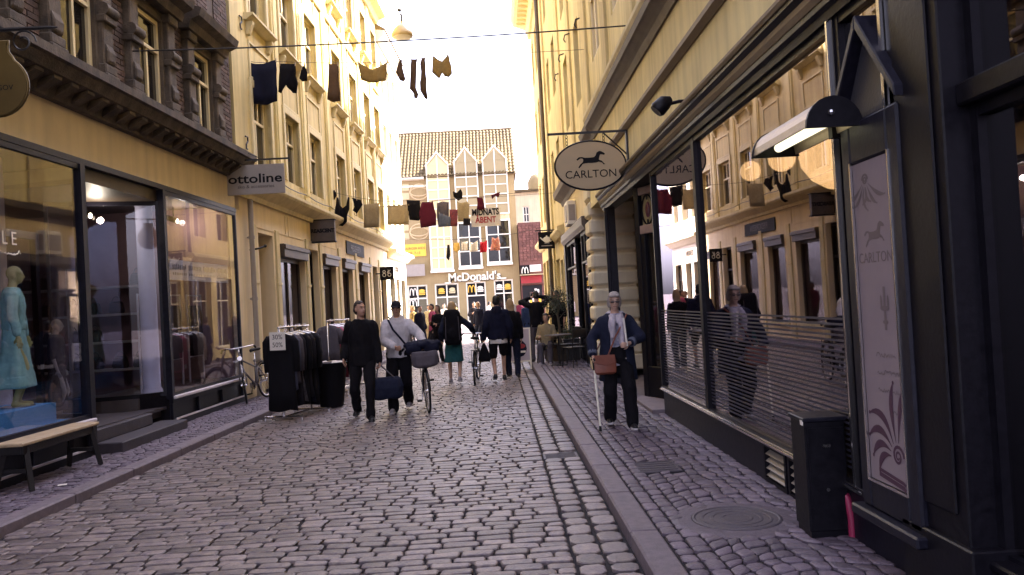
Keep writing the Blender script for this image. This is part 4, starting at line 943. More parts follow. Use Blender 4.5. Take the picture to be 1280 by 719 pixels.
for i, (l, r, yp, ys, yb, ybot) in enumerate(bays):
    OFF = -.32
    a, _ = H(l+.2, (ys+yb)/2, OFF); b, _ = H(r-.2, (ys+yb)/2, OFF); _, zs = H(l, ys, OFF); _, zp = H((l+r)/2, yp, OFF); _, zm = H((l+r)/2, yb, OFF); _, z0 = H((l+r)/2, ybot, OFF); c = (a+b)/2
    bay = None
    mb = MB(FM); mb.box(a+.02, b-.02, -.2, .4, z0, zs); mb.prism([(a+.02, zs), (b-.02, zs), (c, zp-.1)], -.2, 4.0); mb.build('bay_body', m_trim, rh)
    mp = m_pane2 if i != 1 else m_pane
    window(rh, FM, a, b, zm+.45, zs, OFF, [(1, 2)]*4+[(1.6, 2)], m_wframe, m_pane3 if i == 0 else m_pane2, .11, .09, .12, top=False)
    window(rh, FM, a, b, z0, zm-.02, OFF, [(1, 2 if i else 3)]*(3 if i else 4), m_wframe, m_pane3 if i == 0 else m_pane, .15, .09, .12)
    mb = MB(FM)
    for s, e in (((a-.1, zs-.05), (c, zp+.1)), ((b+.1, zs-.05), (c, zp+.1))):
        d = .13; mb.prism([s, e, (e[0], e[1]-d*1.6), (s[0]+(d if s[0] < c else -d), s[1])], OFF-.05, 4.0)
    mb.box(c-.06, c+.06, OFF, -.21, zs, zp-.3); mb.build('bay_gable', m_wframe, rh)
    for s in (-1, 1):
        mb = MB(FM); e = a+.15 if s < 0 else b-.15; q = c-.07 if s < 0 else c+.07
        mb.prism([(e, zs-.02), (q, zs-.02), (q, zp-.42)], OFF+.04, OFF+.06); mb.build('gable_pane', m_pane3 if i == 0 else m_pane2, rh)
    mb = MB(FM); mb.box(a-.05, b+.05, OFF-.05, 0, z0-.2, z0-.005); mb.build('bay_sill', m_wframe, rh)
for i, (l, r, yt) in enumerate(doors):
    a, b, _, z = gh_[i]; _, zt = H((l+r)/2, yt+16)
    window(rh, FM, a, b, .02, z, .1, [(zt, 2 if i != 2 else 1), (z-zt, 2)], m_wframe, m_pane if i != 2 else m_dark, .13, .11, .1, name='shop_window')
    mbs = [(a+.2, (a+b)/2-.08), ((a+b)/2+.08, b-.2)]
    for k, (p, q) in enumerate(mbs):
        s = sheet('menu_board', m_ink, rh, FM, p, q, zt+.12, z-.2, .085)
        cx, cz = (p+q)/2, (zt+z)/2-.04
        if (i in (0, 2) and k == 0): arches(FM, cx, .07, cz+.02, .62, m_yel if i else m_wframe, rh)
        else:
            mb = MB(FM); mb.ball((cx, .07, cz+.08), (.28,.02,.16), 8); mb.box(cx-.3, cx+.3, .06, .08, cz-.14, cz-.05); mb.box(cx-.27, cx+.27, .06, .08, cz-.28, cz-.18); mb.build('burger_print', [m_wframe, m_yel, m_trim][(i+k) % 3], rh)
a, b, _, z = gh_[0]; arches(FM, a+.45, .07, 2.0, .6, m_wframe, rh)
lx, lz = H(593, 346, -.1); lettering("McDonald's", 1.02, FM @ T((lx+.05, -.02, lz-.05)) @ STAND, m_brown, rh, 'lettering_shadow', .02, bold=.05, xs=.98)  # dark offset copy behind the white letters, a painted drop shadow
lettering("McDonald's", 1.02, FM @ T((lx, -.08, lz)) @ STAND, m_white, rh, 'lettering', .06, bold=.028, xs=.98)
for x, y in ((560, 354), (596, 352), (629, 348)):
    u, z = H(x, y); mb = MB(FM); mb.box(u-.28, u+.28, -.35, -.0, z-.06, z+.06); mb.build('sign_lamp', m_wframe, rh, bevel=.02)
a, z1 = H(505, 306); b, z0 = H(533, 320); yb_ = sheet('yellow_board', m_yel, rh, FM, a, b, z0, z1, -.08, .07)
lettering('BURGER KIDS', .30, FM @ T(((a+b)/2, -.09, z0+.72)) @ STAND, m_brown, rh, 'lettering', .004); lettering('NR. 7-13', .30, FM @ T(((a+b)/2-.1, -.09, z0+.3)) @ STAND, m_brown, rh, 'lettering', .004)
m_faint = mat('faded wall print', (.60,.47,.27,1), (.55,.42,.23,1), 2, .85)
for yy in (240, 290):
    u, z = H(524, yy); mb = MB(FM)
    for q in (0, 1): mb.tube([(u+.85*math.cos(2*PI*k/16), -.02, z+.7*math.sin(2*PI*k/16)*(1-.45*q)) for k in range(17)], .06, 4, cap=False)
    mb.build('wall_print', m_faint, rh)
    u, z = H(507, yy); mb = MB(FM); mb.box(u-.3, u+.3, -.03, 0, z-.7, z-.1); mb.box(u-.3, u+.3, -.03, 0, z+.1, z+.7); mb.build('wall_print', m_faint, rh)
u, z = H(518, 233); mb = MB(FM); mb.box(u-1.2, u+1.2, -.05, 0, z-.08, z+.08); mb.build('wall_light_bar', m_wframe, rh)
u, z = H(519, 338); mb = MB(FM); mb.box(u-.75, u+.9, -.5, -.4, z-.55, z+.5); mb.box(u-.8, u-.75, -.55, 0, z-.6, z+.55); mb.build('side_sign_board', m_grey, rh)
# neighbours
nh = thing('brick_shop_house', 'small house with a red tiled front and burger advertising beside the restaurant', 'shop', T((4.2, 71, 0)))
x0 = atY(650, 330, 71).x; x1 = atY(676, 330, 71).x; FN = T((0, 71, 0))
mb = MB(FN); mb.box(x0, x1+1, .0, 5, 3.1, 8.6); mb.box(x0, x1+1, .3, 5, 0, 3.1); mb.build('house_wall', m_redbrick, nh)
mb = MB(FN)
for r in range(16):
    for c in range(9): 
        w = (x1+1-x0)/9; mb.box(x0+c*w+.02+(r % 2)*.05, x0+(c+1)*w-.03+(r % 2)*.05, -.06-.02*(c % 2), .0, 5.2+r*.205, 5.2+r*.205+.18)
mb.build('tile_hanging', m_redbrick, nh, kind='stuff')
mb = MB(FN); mb.box(x0, x0+.8, -.1, 0, 3.9, 4.8); mb.build('black_sign', m_ink, nh); arches(FN, x0+.4, -.13, 4.35, .55, m_wframe, nh)
mb = MB(FN); mb.box(x0+.85, x1, -.1, 0, 4.2, 4.8); mb.build('white_sign', m_paper, nh)
mb = MB(FN); mb.box(x0, x1, -.1, 0, 3.2, 3.85); mb.build('red_sign', m_red, nh)
mb = MB(FN); mb.prism([(x0-.1,3.9),(x1+.2,3.9),(x1+.2,3.95),(x0-.1,3.95)], -.9, 0); mb.build('canopy', m_trim, nh)
mb = MB(FN); mb.box(x0+.1, x1, .25, .31, .1, 3.0); mb.build('dark_opening', m_dark, nh)
for k in range(14):
    mb = MB(FN); x = x0+.2+random.random()*1.4; z = 1.2+random.random()*1.5; mb.box(x, x+.22, .1, .24, z, z+.3); mb.build('poster', random.choice([m_red, m_paper, m_yel, m_brown]), nh)
ch = thing('cream_house', 'cream house with one white window seen past the restaurant roof edge', 'house', T((5.5, 88, 0)))
FCR = T((0, 88, 0)); x0 = atY(645, 270, 88).x; x1 = atY(700, 270, 88).x; zt = atY(660, 240, 88).z
a, b = atY(655, 270, 88).x, atY(661, 270, 88).x; zc = atY(658, 268, 88).z
mb = MB(FCR); wall(mb, x0, x1, 0, zt, 0, .4, [(a-.1, b+.1, zc-.9, zc+.9)]); mb.box(x0, x1, .7, 7, 0, zt-.05); mb.build('house_wall', m_cream, ch)
window(ch, FCR, a-.1, b+.1, zc-.9, zc+.9, .1, [(1, 2), (1, 2)], m_wframe, m_pane, .12, .1)
mb = MB(FCR); mb.box(x0-.3, x1, -.4, 1, zt, zt+.25); mb.build('eaves', m_tile, ch)
mb = MB(FCR); mb.tube([(x1-2.2,1.5,zt+.2),(x1-2.2,1.5,zt+1.3),(x1-2.2,1.5,zt+2.0),(x1-2.2,1.5,zt+2.3)], [1.1,1.1,.7,.1], 14); mb.build('dome', m_tan, ch, smooth=True, auto=.8)
# ================================================================== SMALL THINGS
def fabric(n, c, c2=None, thin=0):
    m = mat('cloth '+n, c+(1,), (c2+(1,)) if c2 else None, 18, .9, .25, 150, spec=.2)
    if thin:                                              # washing lets the sky through
        N, Lk = m.node_tree.nodes, m.node_tree.links; b = N['Principled BSDF']; t = N.new('ShaderNodeBsdfTranslucent'); x = N.new('ShaderNodeMixShader'); x.inputs[0].default_value = thin
        Lk.new(b.inputs['Base Color'].links[0].from_socket, t.inputs['Color']); Lk.new(b.outputs[0], x.inputs[1]); Lk.new(t.outputs[0], x.inputs[2]); Lk.new(x.outputs[0], N['Material Output'].inputs['Surface'])
    return m
c_navy = fabric('navy', (.009,.010,.026)); c_black = fabric('black', (.006,.005,.0075)); c_tan = fabric('tan', (.52,.38,.15), None, .5); c_beige = fabric('beige', (.46,.37,.22), None, .35)
c_brown = fabric('brown', (.24,.15,.085), None, .45); c_wine = fabric('wine', (.13,.018,.04), None, .25); c_red = fabric('red', (.48,.03,.05), None, .3); c_white = fabric('white', (.72,.67,.62)); c_grey = fabric('grey', (.11,.095,.11))
c_pink = fabric('pink', (.50,.10,.19)); c_teal = fabric('teal', (.03,.125,.135)); c_denim = fabric('denim', (.008,.010,.025), (.013,.016,.034)); c_hood = fabric('hoodie', (.58,.54,.57)); c_char = fabric('charcoal', (.016,.013,.018)); c_leather = mat('tan leather', (.22,.06,.03,1), (.15,.04,.022,1), 10, .45, .2, 80)
def rope(name, label, pts, r=.006, sag=.1, mt=None, group=None):
    pts = [Vector(p) for p in pts]; q = []
    for a, b in zip(pts, pts[1:]):
        n = 14
        for k in range(n+(b is pts[-1])): t = k/n; q.append(a.lerp(b, t)-Vector((0, 0, sag*4*t*(1-t))))
    mb = MB(); mb.tube(q, r, 5); return mb.build(name, mt or m_iron, label=label, cat='line', group=group)
def laundry(name, label, Y, pts, mt, t=.014, wave=.045, cat='garment', group='laundry hung over the street', back=0):
    P = [atY(x, y, Y) for x, y in pts]; cx = sum(p.x for p in P)/len(P); zt = max(p.z for p in P)
    bm = bmesh.new(); vs = [bm.verts.new((p.x-cx, 0, p.z-zt)) for p in P]; f = bm.faces.new(vs)
    bmesh.ops.triangulate(bm, faces=[f]); bmesh.ops.subdivide_edges(bm, edges=bm.edges[:], cuts=3, use_grid_fill=True)
    sd = random.random()*50
    w = max(p.x for p in P)-min(p.x for p in P); wave *= min(1, w/.6); h = zt-min(p.z for p in P)
    for v in bm.verts:
        g = min(1, -v.co.z/max(.1, h)*1.6+.15); v.co.y = wave*g*(math.sin(v.co.x/max(w, .3)*9+sd)+.8*noise.noise(Vector((v.co.x*5+sd, v.co.z*3, sd))))
    me = bpy.data.meshes.new(name); bmesh.ops.recalc_face_normals(bm, faces=bm.faces[:]); bm.to_mesh(me); bm.free()
    me.polygons.foreach_set('use_smooth', [True]*len(me.polygons)); me.materials.append(mt)
    o = put(me, name, None, T((cx, Y, zt))); s = o.modifiers.new('thickness', 'SOLIDIFY'); s.thickness = t
    pg = MB(T((cx, Y, zt)))
    for p in sorted(P, key=lambda p: -p.z)[:2]: pg.box(p.x-cx-.007, p.x-cx+.007, -.02, .02, p.z-zt-.045, p.z-zt+.03)
    KIDS.setdefault(o.name, []); pg.build('clothes_peg', m_wood, o); return tag(o, label, cat, group)
# first line, nearest
Ya = 16.5
za = atY(320, 77, Ya).z; zb_ = atY(560, 70, Ya).z
rope('laundry_line', 'thin clothes line of the dark blue top and stockings, nearest across the street', [(xf(Ya), Ya, atY(300,78,Ya).z), (atY(345,77,Ya).x, Ya, atY(345,77,Ya).z), (atY(484,78,Ya).x, Ya, atY(484,78,Ya).z), (atY(562,68,Ya).x, Ya, atY(562,68,Ya).z), (2.12, Ya, atY(728,62,Ya).z)], .005, .02, group=None)
laundry('blue_jersey', 'large dark blue top hung leftmost on the nearest clothes line', Ya, [(305,77),(318,80),(330,80),(345,75),(344,100),(347,127),(335,131),(318,130),(306,125),(310,110)], c_navy)
laundry('black_shirt', 'black shirt hung by its hem with sleeves dangling beside the blue top', Ya, [(350,80),(369,80),(370,95),(373,105),(371,117),(366,116),(366,107),(362,109),(358,107),(354,105),(352,117),(348,115),(350,105)], c_black)
laundry('black_bra', 'small black bra cup between the black shirt and the tan skirt', Ya, [(377,85),(381,81),(384,90),(384,101),(378,102),(374,98)], c_black)
laundry('tan_skirt', 'long faded tan skirt on the nearest clothes line', Ya, [(411,80),(422,80),(423,100),(425,126),(416,128),(409,124)], c_brown)
laundry('tan_towel', 'wide sagging tan towel on the nearest clothes line against the sky', Ya, [(448,78),(457,83),(466,87),(475,83),(484,77),(483,90),(482,101),(470,104),(452,100),(450,88)], c_tan)
laundry('short_sock', 'short brown sock hung left of the two long stockings', Ya, [(499,75),(502,75),(503,85),(507,99),(505,102),(500,101),(500,97),(495,91)], c_brown)
laundry('long_stocking', 'left one of the two long brown stockings against the sky', Ya, [(514,74),(521,74),(520,85),(520,110),(523,118),(522,123),(518,123),(517,117),(512,111),(515,95)], c_brown)
laundry('long_stocking', 'right one of the two long brown stockings against the sky', Ya, [(527,73),(531,72),(532,90),(532,108),(535,122),(534,125),(531,123),(525,113),(527,95),(525,80)], c_brown)
laundry('tan_vest', 'small tan vest top rightmost on the nearest clothes line', Ya, [(541,70),(547,74),(553,77),(558,71),(560,66),(563,80),(565,92),(561,97),(556,96),(553,91),(549,98),(545,95),(540,91)], c_tan)
# second line
Yb = 23.0
rope('laundry_line', 'clothes line of the black swimsuit and cap in front of the ochre house', [(xf(Yb), Yb, atY(408,240,Yb).z), (atY(482,252,Yb).x, Yb, atY(482,252,Yb).z), (2.12, Yb, atY(712,240,Yb).z)], .005, .03)
laundry('peaked_hat', 'black cap hung left of the swimsuit on the second clothes line', Yb, [(414,238),(419,238),(421,244),(418,250),(414,247)], c_black)
laundry('black_swimsuit', 'black swimsuit with thin straps on the second clothes line', Yb, [(421,247),(423,247),(424,256),(428,260),(433,257),(435,246),(437,247),(437,262),(434,270),(434,277),(428,283),(424,282),(418,272),(421,262)], c_black)
laundry('peaked_hat', 'black peaked cap hung right of the swimsuit on the second clothes line', Yb, [(440,247),(446,249),(451,250),(453,256),(449,263),(446,267),(441,263),(444,256)], c_black)
laundry('beige_towel', 'plain beige towel hung beside the white house on the second line', Yb, [(455,256),(474,254),(474,284),(455,285)], c_beige)
# third line with the printed banner
Yc = 31.0
rope('laundry_line', 'clothes line carrying the wine red tank top and the late opening banner', [(xf(Yc), Yc, atY(484,258,Yc).z), (atY(545,251,Yc).x, Yc, atY(545,251,Yc).z), (2.12, Yc, atY(689,236,Yc).z)], .008, .04)
laundry('beige_sheet', 'square beige sheet leftmost on the banner line', Yc, [(484,257),(511,256),(511,281),(484,281)], c_beige)
laundry('black_shorts', 'black shorts between the beige sheet and the wine red tank top', Yc, [(508,250),(525,251),(526,272),(524,276),(512,275),(511,262)], c_black)
laundry('wine_singlet', 'wine red tank top on the banner line', Yc, [(527,253),(530,255),(534,258),(539,253),(541,251),(543,262),(545,268),(545,282),(526,285),(524,266)], c_wine)
laundry('grey_print_shirt', 'grey shirt with a printed front right of the wine red tank top', Yc, [(546,254),(553,252),(561,253),(561,279),(548,284),(546,270)], c_grey)
laundry('blue_pouch', 'small blue grey bag hung low beside the printed grey shirt', Yc-.1, [(549,266),(555,268),(563,272),(563,283),(548,284)], fabric('slate', (.12,.14,.2)))
laundry('plaid_blouse', 'small red and grey plaid top left of the late opening banner', Yc, [(562,262),(572,262),(572,283),(562,283)], fabric('plaid', (.30,.06,.07), (.12,.05,.06)))
laundry('black_bodice', 'black pointed bodice hung above the plaid top', Yc, [(566,239),(571,241),(576,236),(578,241),(578,248),(573,251),(567,246)], c_black)
laundry('tan_shirt', 'pale tan shirt hung under the black bodice', Yc, [(571,252),(576,254),(584,252),(587,256),(586,277),(573,277)], c_beige)
laundry('dark_purse', 'small dark purse hung left of the late opening banner', Yc-.1, [(579,273),(588,273),(588,282),(579,282)], c_char)
laundry('wine_dress', 'small wine red dress hung in front of the banner', Yc-.15, [(596,247),(603,247),(604,254),(606,262),(596,262),(597,254)], c_wine)
laundry('wine_shorts', 'tiny wine red shorts rightmost above the banner', Yc, [(614,244),(625,240),(623,247),(619,245),(615,249)], c_wine)
bn = thing('street_banner', 'white late opening banner with black and red words on the clothes line', 'banner', T((atY(607,260,Yc).x, Yc, atY(607,285,Yc).z)))
p0, p1 = atY(588,261,Yc), atY(626,282,Yc); sheet('banner_sheet', c_white, bn, T((0,Yc,0)), p0.x, p1.x, p1.z, p0.z, 0, .012)
lettering('MIDNATS', .34, T(((p0.x+p1.x)/2, Yc-.006, p0.z-.17)) @ STAND, m_ink, bn, 'lettering', .002, bold=.012, xs=.72); lettering('\u00c5BENT', .32, T(((p0.x+p1.x)/2, Yc-.006, p0.z-.47)) @ STAND, m_red, bn, 'lettering', .002, bold=.01, xs=.8)
# fourth line, in front of the restaurant
Yd = 34.0
rope('laundry_line', 'lowest clothes line with the bright red shirt before the restaurant', [(xf(Yd), Yd, atY(492,298,Yd).z), (atY(605,298,Yd).x, Yd, atY(605,298,Yd).z), (2.12, Yd, atY(682,284,Yd).z)], .008, .05)
for nm, lab, pts, m in (('black_stocking', 'single black stocking on the lowest clothes line', [(559,306),(562,306),(563,318),(561,326),(558,322)], c_black), ('cream_socks', 'pair of cream socks on the lowest clothes line', [(567,304),(574,303),(575,312),(571,316),(567,313)], c_tan),
    ('white_vest', 'white vest left of the white shirt on the lowest line', [(577,303),(584,302),(585,313),(577,314)], c_white), ('white_shirt', 'white shirt left of the bright red shirt', [(587,303),(591,304),(597,301),(597,314),(587,315)], c_white),
    ('red_shirt', 'bright red shirt on the lowest clothes line', [(600,302),(604,303),(609,300),(609,305),(607,306),(608,315),(600,316)], c_red), ('red_print_dress', 'red spotted dress rightmost on the lowest clothes line', [(615,297),(619,299),(623,296),(625,305),(625,313),(613,313),(615,304)], fabric('red print', (.5,.09,.08), (.55,.35,.28)))):
    laundry(nm, lab, Yd, pts, m, t=.02)
# wires and the street lamp
rope('span_wire', 'black wire spanned from the brick house to the golden house', [(xf(10.97)+.17, 10.97, 5.37), (2.17, 10.99, 5.40)], .011, .05)
rope('span_wire', 'high wire that carries the hanging street lamp', [(xf(24)+.0, 24, 12.3), (atY(503,10,24).x, 24, 12.15), (2.18, 24, 10.9)], .012, .02)
lp = atY(503, 48, 24); la = thing('street_lamp', 'wide pale bell shaped street lamp hanging over the middle of the street', 'lamp', T((lp.x, 24, lp.z)))
mb = MB(la.matrix_world); mb.lathe([(.30,.03),(.325,.06),(.32,.14),(.24,.28),(.12,.40),(.05,.44),(.04,.5)], n=20); mb.build('shade', mat('enamel lamp shade', (.40,.30,.15,1), (.34,.26,.13,1), 4, .4), la, smooth=True, auto=.8)
mb = MB(la.matrix_world); mb.lathe([(.0,-.0),(.2,.005),(.29,.03),(.29,.04)], n=20); mb.build('glass_dish', m_paper, la, smooth=True)
mb = MB(la.matrix_world); mb.tube([(0,0,.48),(0,0,.62)], .03, 8); mb.tube([(-.05,0,.75),(.02,0,.70),(.0,0,.62)], .03, 6); mb.ball((-.05,0,.86), .06, 8); mb.tube([(0,0,.8),(0,0,12.13-lp.z)], .012, 6); mb.build('hanger', m_iron, la)
# hanging signs on the left
def board_sign(name, lab, Y, px0, px1, py0, py1, th, mb_, mt, bracket_z=None):
    p0, p1 = atY(px0, (py0+py1)/2, Y), atY(px1, (py0+py1)/2, Y); zt, zb = atY((px0+px1)/2, py0, Y).z, atY((px0+px1)/2, py1, Y).z
    s = thing(name, lab, 'sign', T((p0.x, Y, (zt+zb)/2))); F_ = T(((p0.x+p1.x)/2, Y, (zt+zb)/2)); w = p1.x-p0.x; h = zt-zb
    mb = MB(F_); mb.box(-w/2, w/2, -th/2, th/2, -h/2, h/2); mb.build('sign_board', mt, s, bevel=.004)
    return s, F_, w, h
s, F_, w, h = board_sign('shop_sign', 'grey rectangular shoe shop sign hanging from a black bar on the left', 14.7, 284, 356, 206, 243, .035, None, m_grey)
lettering('ottoline', .235, F_ @ T((-.01, -.021, .01)) @ STAND, m_ink, s, 'lettering', .002, bold=.004, xs=1.32); lettering('sko & accessories', .085, F_ @ T((.0, -.021, -.13)) @ STAND, m_brown, s, 'lettering', .001, xs=1.1)
mb = MB(F_); wx = xf(14.7)-F_.translation.x
mb.box(wx-.02, w/2+.11, -.014, .014, h/2+.075, h/2+.105); mb.tube([(w/2+.1,0,h/2+.02),(w/2+.1,0,h/2+.16)], .012, 6)
for x in (-.27, .27): mb.tube([(x,0,h/2-.02),(x,0,h/2+.08)], .009, 5)
mb.tube([(wx,0,h/2+.42),(w*.1,0,h/2+.11)], .007, 5); mb.build('bracket', m_iron, s)
s, F_, w, h = board_sign('box_sign', 'dark square box sign with a lighter edge over the middle shop door', 20.6, 389.5, 419, 276, 302, .14, None, m_brown)
mb = MB(F_); mb.box(-w/2-.02, w/2+.02, -.085, .085, h/2, h/2+.03); mb.box(-w/2-.02, w/2+.02, -.085, .085, -h/2-.03, -h/2); mb.box(-w/2-.02, -w/2, -.085, .085, -h/2, h/2); mb.build('frame', m_black, s)
lettering('REASCENT', .13, F_ @ T((0, -.074, -.0)) @ STAND, m_ink, s, 'lettering', .003, bold=.008, xs=.95); mb = MB(F_); mb.box(xf(20.6)-F_.translation.x, -w/2-.02, -.02, .02, h/2-.06, h/2-.02); mb.build('bracket', m_iron, s)
s, F_, w, h = board_sign('black_blade_sign', 'small black square sign with white loops at the end of the left row', 29.5, 475, 492, 333.5, 350, .1, None, m_ink)
mb = MB(F_)
for x, z, r in ((-.09,-.06,.06),(.10,-.06,.06),(-.09,.06,.045),(.06,.03,.03)): mb.tube([(x+r*math.cos(2*PI*k/12), -.055, z+r*math.sin(2*PI*k/12)) for k in range(13)], .012, 4)
mb.tube([(.05,-.055,.12),(.1,-.055,.07),(.14,-.055,.12)], .012, 4); mb.build('loop_emblem', m_wframe, s); mb = MB(F_); mb.box(xf(29.5)-F_.translation.x, -w/2, -.02, .02, -.02, .02); mb.build('bracket', m_iron, s)
# gilt sign close on the left edge
Yg = 6.0; c0 = atY(-3, 108, Yg); s = thing('gilt_sign', 'gilded round sign shaped like a pot hanging at the left edge', 'sign', T((c0.x, Yg, c0.z))); F_ = s.matrix_world
out = [(.225*math.sin(t), -.225*math.cos(t)) for t in [k*PI*.8/12 for k in range(13)]]; out += [(.115,.215),(.09,.25),(.085,.30),(.10,.33)]; out = out+[(-x, z) for x, z in out[::-1]][:-1]
mb = MB(F_); mb.prism(out, -.02, .02); mb.build('sign_board', m_gold, s)
mb = MB(F_); mb.tube([(x, 0, z) for x, z in out]+[(out[0][0], 0, out[0][1])], .012, 6); mb.build('rim', m_gold, s, smooth=True)
lettering('S. GOV', .055, F_ @ T((.04, -.021, -.02)) @ STAND, m_ink, s, 'lettering', .001)
e = atY(72, 34, Yg); mb = MB(F_); wx = xf(Yg)-c0.x-.05; zb = e.z-c0.z
mb.tube([(wx,0,zb),(e.x-c0.x-.06,0,zb),(e.x-c0.x,0,zb-.0)], [.014,.014,.004], 6); mb.tube([(0,0,.33),(0,0,zb)], .01, 6)
sp = [(.2+.1*math.exp(-.12*t)*math.cos(t), 0, zb-.1+.1*math.exp(-.12*t)*math.sin(t)) for t in [k*.4 for k in range(22)]]; mb.tube(sp, .007, 5); mb.build('bracket', m_iron, s)
# black teapot sign on the right
Yt = 26.6; q0, q1 = atY(673, 300, Yt), atY(693, 300, Yt); zt, zb = atY(683, 290, Yt).z, atY(683, 311, Yt).z
s = thing('teapot_sign', 'square black sign with a white teapot on an iron bar', 'sign', T(((q0.x+q1.x)/2, Yt, (zt+zb)/2))); F_ = s.matrix_world
w, h = q1.x-q0.x, zt-zb; mb = MB(F_); mb.box(-w/2, w/2, -.04, .04, -h/2, h/2); mb.build('sign_board', m_ink, s)
mb = MB(F_); mb.ball((.01,-.04,.02), (.13,.012,.10), 14); mb.ball((.01,-.04,.13), (.03,.012,.03), 8); mb.tube([(-.09,-.045,.0),(-.16,-.045,.05),(-.21,-.045,.10)], [.035,.025,.02], 6); mb.tube([(.11+.08*math.sin(t), -.045, .03+.07*math.cos(t)) for t in [PI*k/8 for k in range(9)]], .015, 5); mb.box(-.07, .09, -.05, -.04, -.1, -.085); mb.build('teapot_emblem', m_wframe, s)
mb = MB(F_); mb.box(-.18, .18, -.045, -.041, -.2, -.165); mb.build('small_print', m_grey, s)
mb = MB(F_); mb.box(-w/2-.1, 2.12-F_.translation.x, -.02, .02, h/2+.03, h/2+.07); mb.box(-.2, -.18, -.01, .01, h/2, h/2+.04); mb.box(.18, .2, -.01, .01, h/2, h/2+.04); mb.build('bracket', m_iron, s)

# bench
bq = gp(112, 584, .1); be = thing('bench', 'low wooden bench with pale seat and dark splayed legs under the left window', 'bench', T((-4.72, 8.55, .1)) @ RZ(math.radians(88.2))); F_ = be.matrix_world
mb = MB(F_); mb.box(-.78, .62, -.15, .15, .44, .475); mb.build('seat', m_wood, be, bevel=.008)
mb = MB(F_); mb.box(-.74, .58, -.13, -.10, .36, .44); mb.box(-.74, .58, .10, .13, .36, .44); mb.box(-.74, -.71, -.10, .10, .36, .44); mb.box(.55, .58, -.10, .10, .36, .44); mb.build('apron', m_dwood, be, bevel=.004)
for x in (-.66, .50):
    for sgn in (-1, 1):
        mb = MB(F_); mb.tube([(x, sgn*.10, .44), (x+(.05 if x > 0 else -.05), sgn*.18, .0)], [.036,.030], 4); mb.build('leg', m_dwood, be)
    mb = MB(F_); mb.box(x-.015, x+.015, -.13, .13, .17, .21); mb.build('stretcher', m_dwood, be)

# electric cabinet, pink pipe
p = gp(1029, 673, .1); cb = thing('electric_cabinet', 'small black steel electric cabinet standing before the shop plinth', 'cabinet', T((p.x+.05, p.y+.1, .1)) @ RZ(-.04)); F_ = cb.matrix_world
mb = MB(F_); mb.box(-.12, .13, -.10, .16, .04, .72); mb.build('body', m_black, cb, bevel=.006)
mb = MB(F_); mb.box(-.13, .14, -.11, .17, .72, .745); mb.build('lid', m_navy, cb, bevel=.005)
mb = MB(F_); mb.box(-.11, .12, -.09, .15, 0, .04); mb.build('foot', m_black, cb)
mb = MB(F_); mb.box(-.10, .115, -.106, -.101, .08, .68); mb.build('door', m_black, cb); mb = MB(F_); mb.box(-.02, .03, -.112, -.106, .56, .58); mb.tube([(.0,-.112,.3),(.0,-.118,.3)], .012, 8); mb.build('latch', m_chrome, cb)
mb = MB(F_); mb.box(-.132, -.126, -.10, -.06, .70, .73); mb.build('label_plate', m_paper, cb)
p = gp(1062, 672, .1); mb = MB(T((p.x+.02, p.y, .1))); mb.tube([(0,0,0),(0,.0,.12),(-.01,.02,.24),(-.04,.05,.30)], .024, 12); mb.build('cable_pipe', mat('magenta plastic', (.30,.018,.07,1), (.24,.015,.055,1), 8, .45), smooth=True, auto=.8, label='short magenta plastic cable pipe rising from the pavement beside the black cabinet', cat='pipe')

# clothes racks
def hanging(name, kind, w, L, mt, seed):
    """one garment on a hanger: shoulders, folds, sleeves; hangs from z=0, wide along y"""
    mb = MB(); n = 18; R_ = random.Random(seed); ph = R_.random()*6
    prof = [(.03, .02, -.055), (.10, .04, -.075), (w*.42, .05, -.11), (w*.5, .06, -.2), (w*.48, .06, -.45), (w*.52, .055, -.75*L), (w*.56, .06, -L)]
    if kind == 'dress': prof[5] = (w*.42, .06, -.6*L); prof[6] = (w*.62, .08, -L)
    rings = []
    for k, (a, b, z) in enumerate(prof):
        f = min(1, k/3)
        rings.append([Vector((b*math.sin(t)*(1+.35*f*math.sin(5*t+ph)), a*math.cos(t)*(1+.03*math.sin(7*t+ph)), z+.02*f*math.sin(3*t+ph))) for t in [2*PI*i/n for i in range(n)]])
    mb.loft(rings[::-1])
    if kind != 'dress':
        for s in (-1, 1):
            mb.tube([(0, s*w*.40, -.13), (.01, s*w*.53, -.2), (.02, s*w*.56, -.42), (.025, s*w*.55, -.66 if kind != 'tee' else -.36)], [.06, .065, .06, .05], 10)
    me = mb.mesh(name, smooth=True); me.materials.append(mt)
    hb = MB(); hb.tube([(0,0,.04),(.03,0,.06),(.03,0,.02),(0,0,-.03)], .004, 5); hb.tube([(0,-.19,-.10),(0,0,-.04),(0,.19,-.10)], .007, 5)
    hm = hb.mesh('hanger'); hm.materials.append(m_chrome); return me, hm
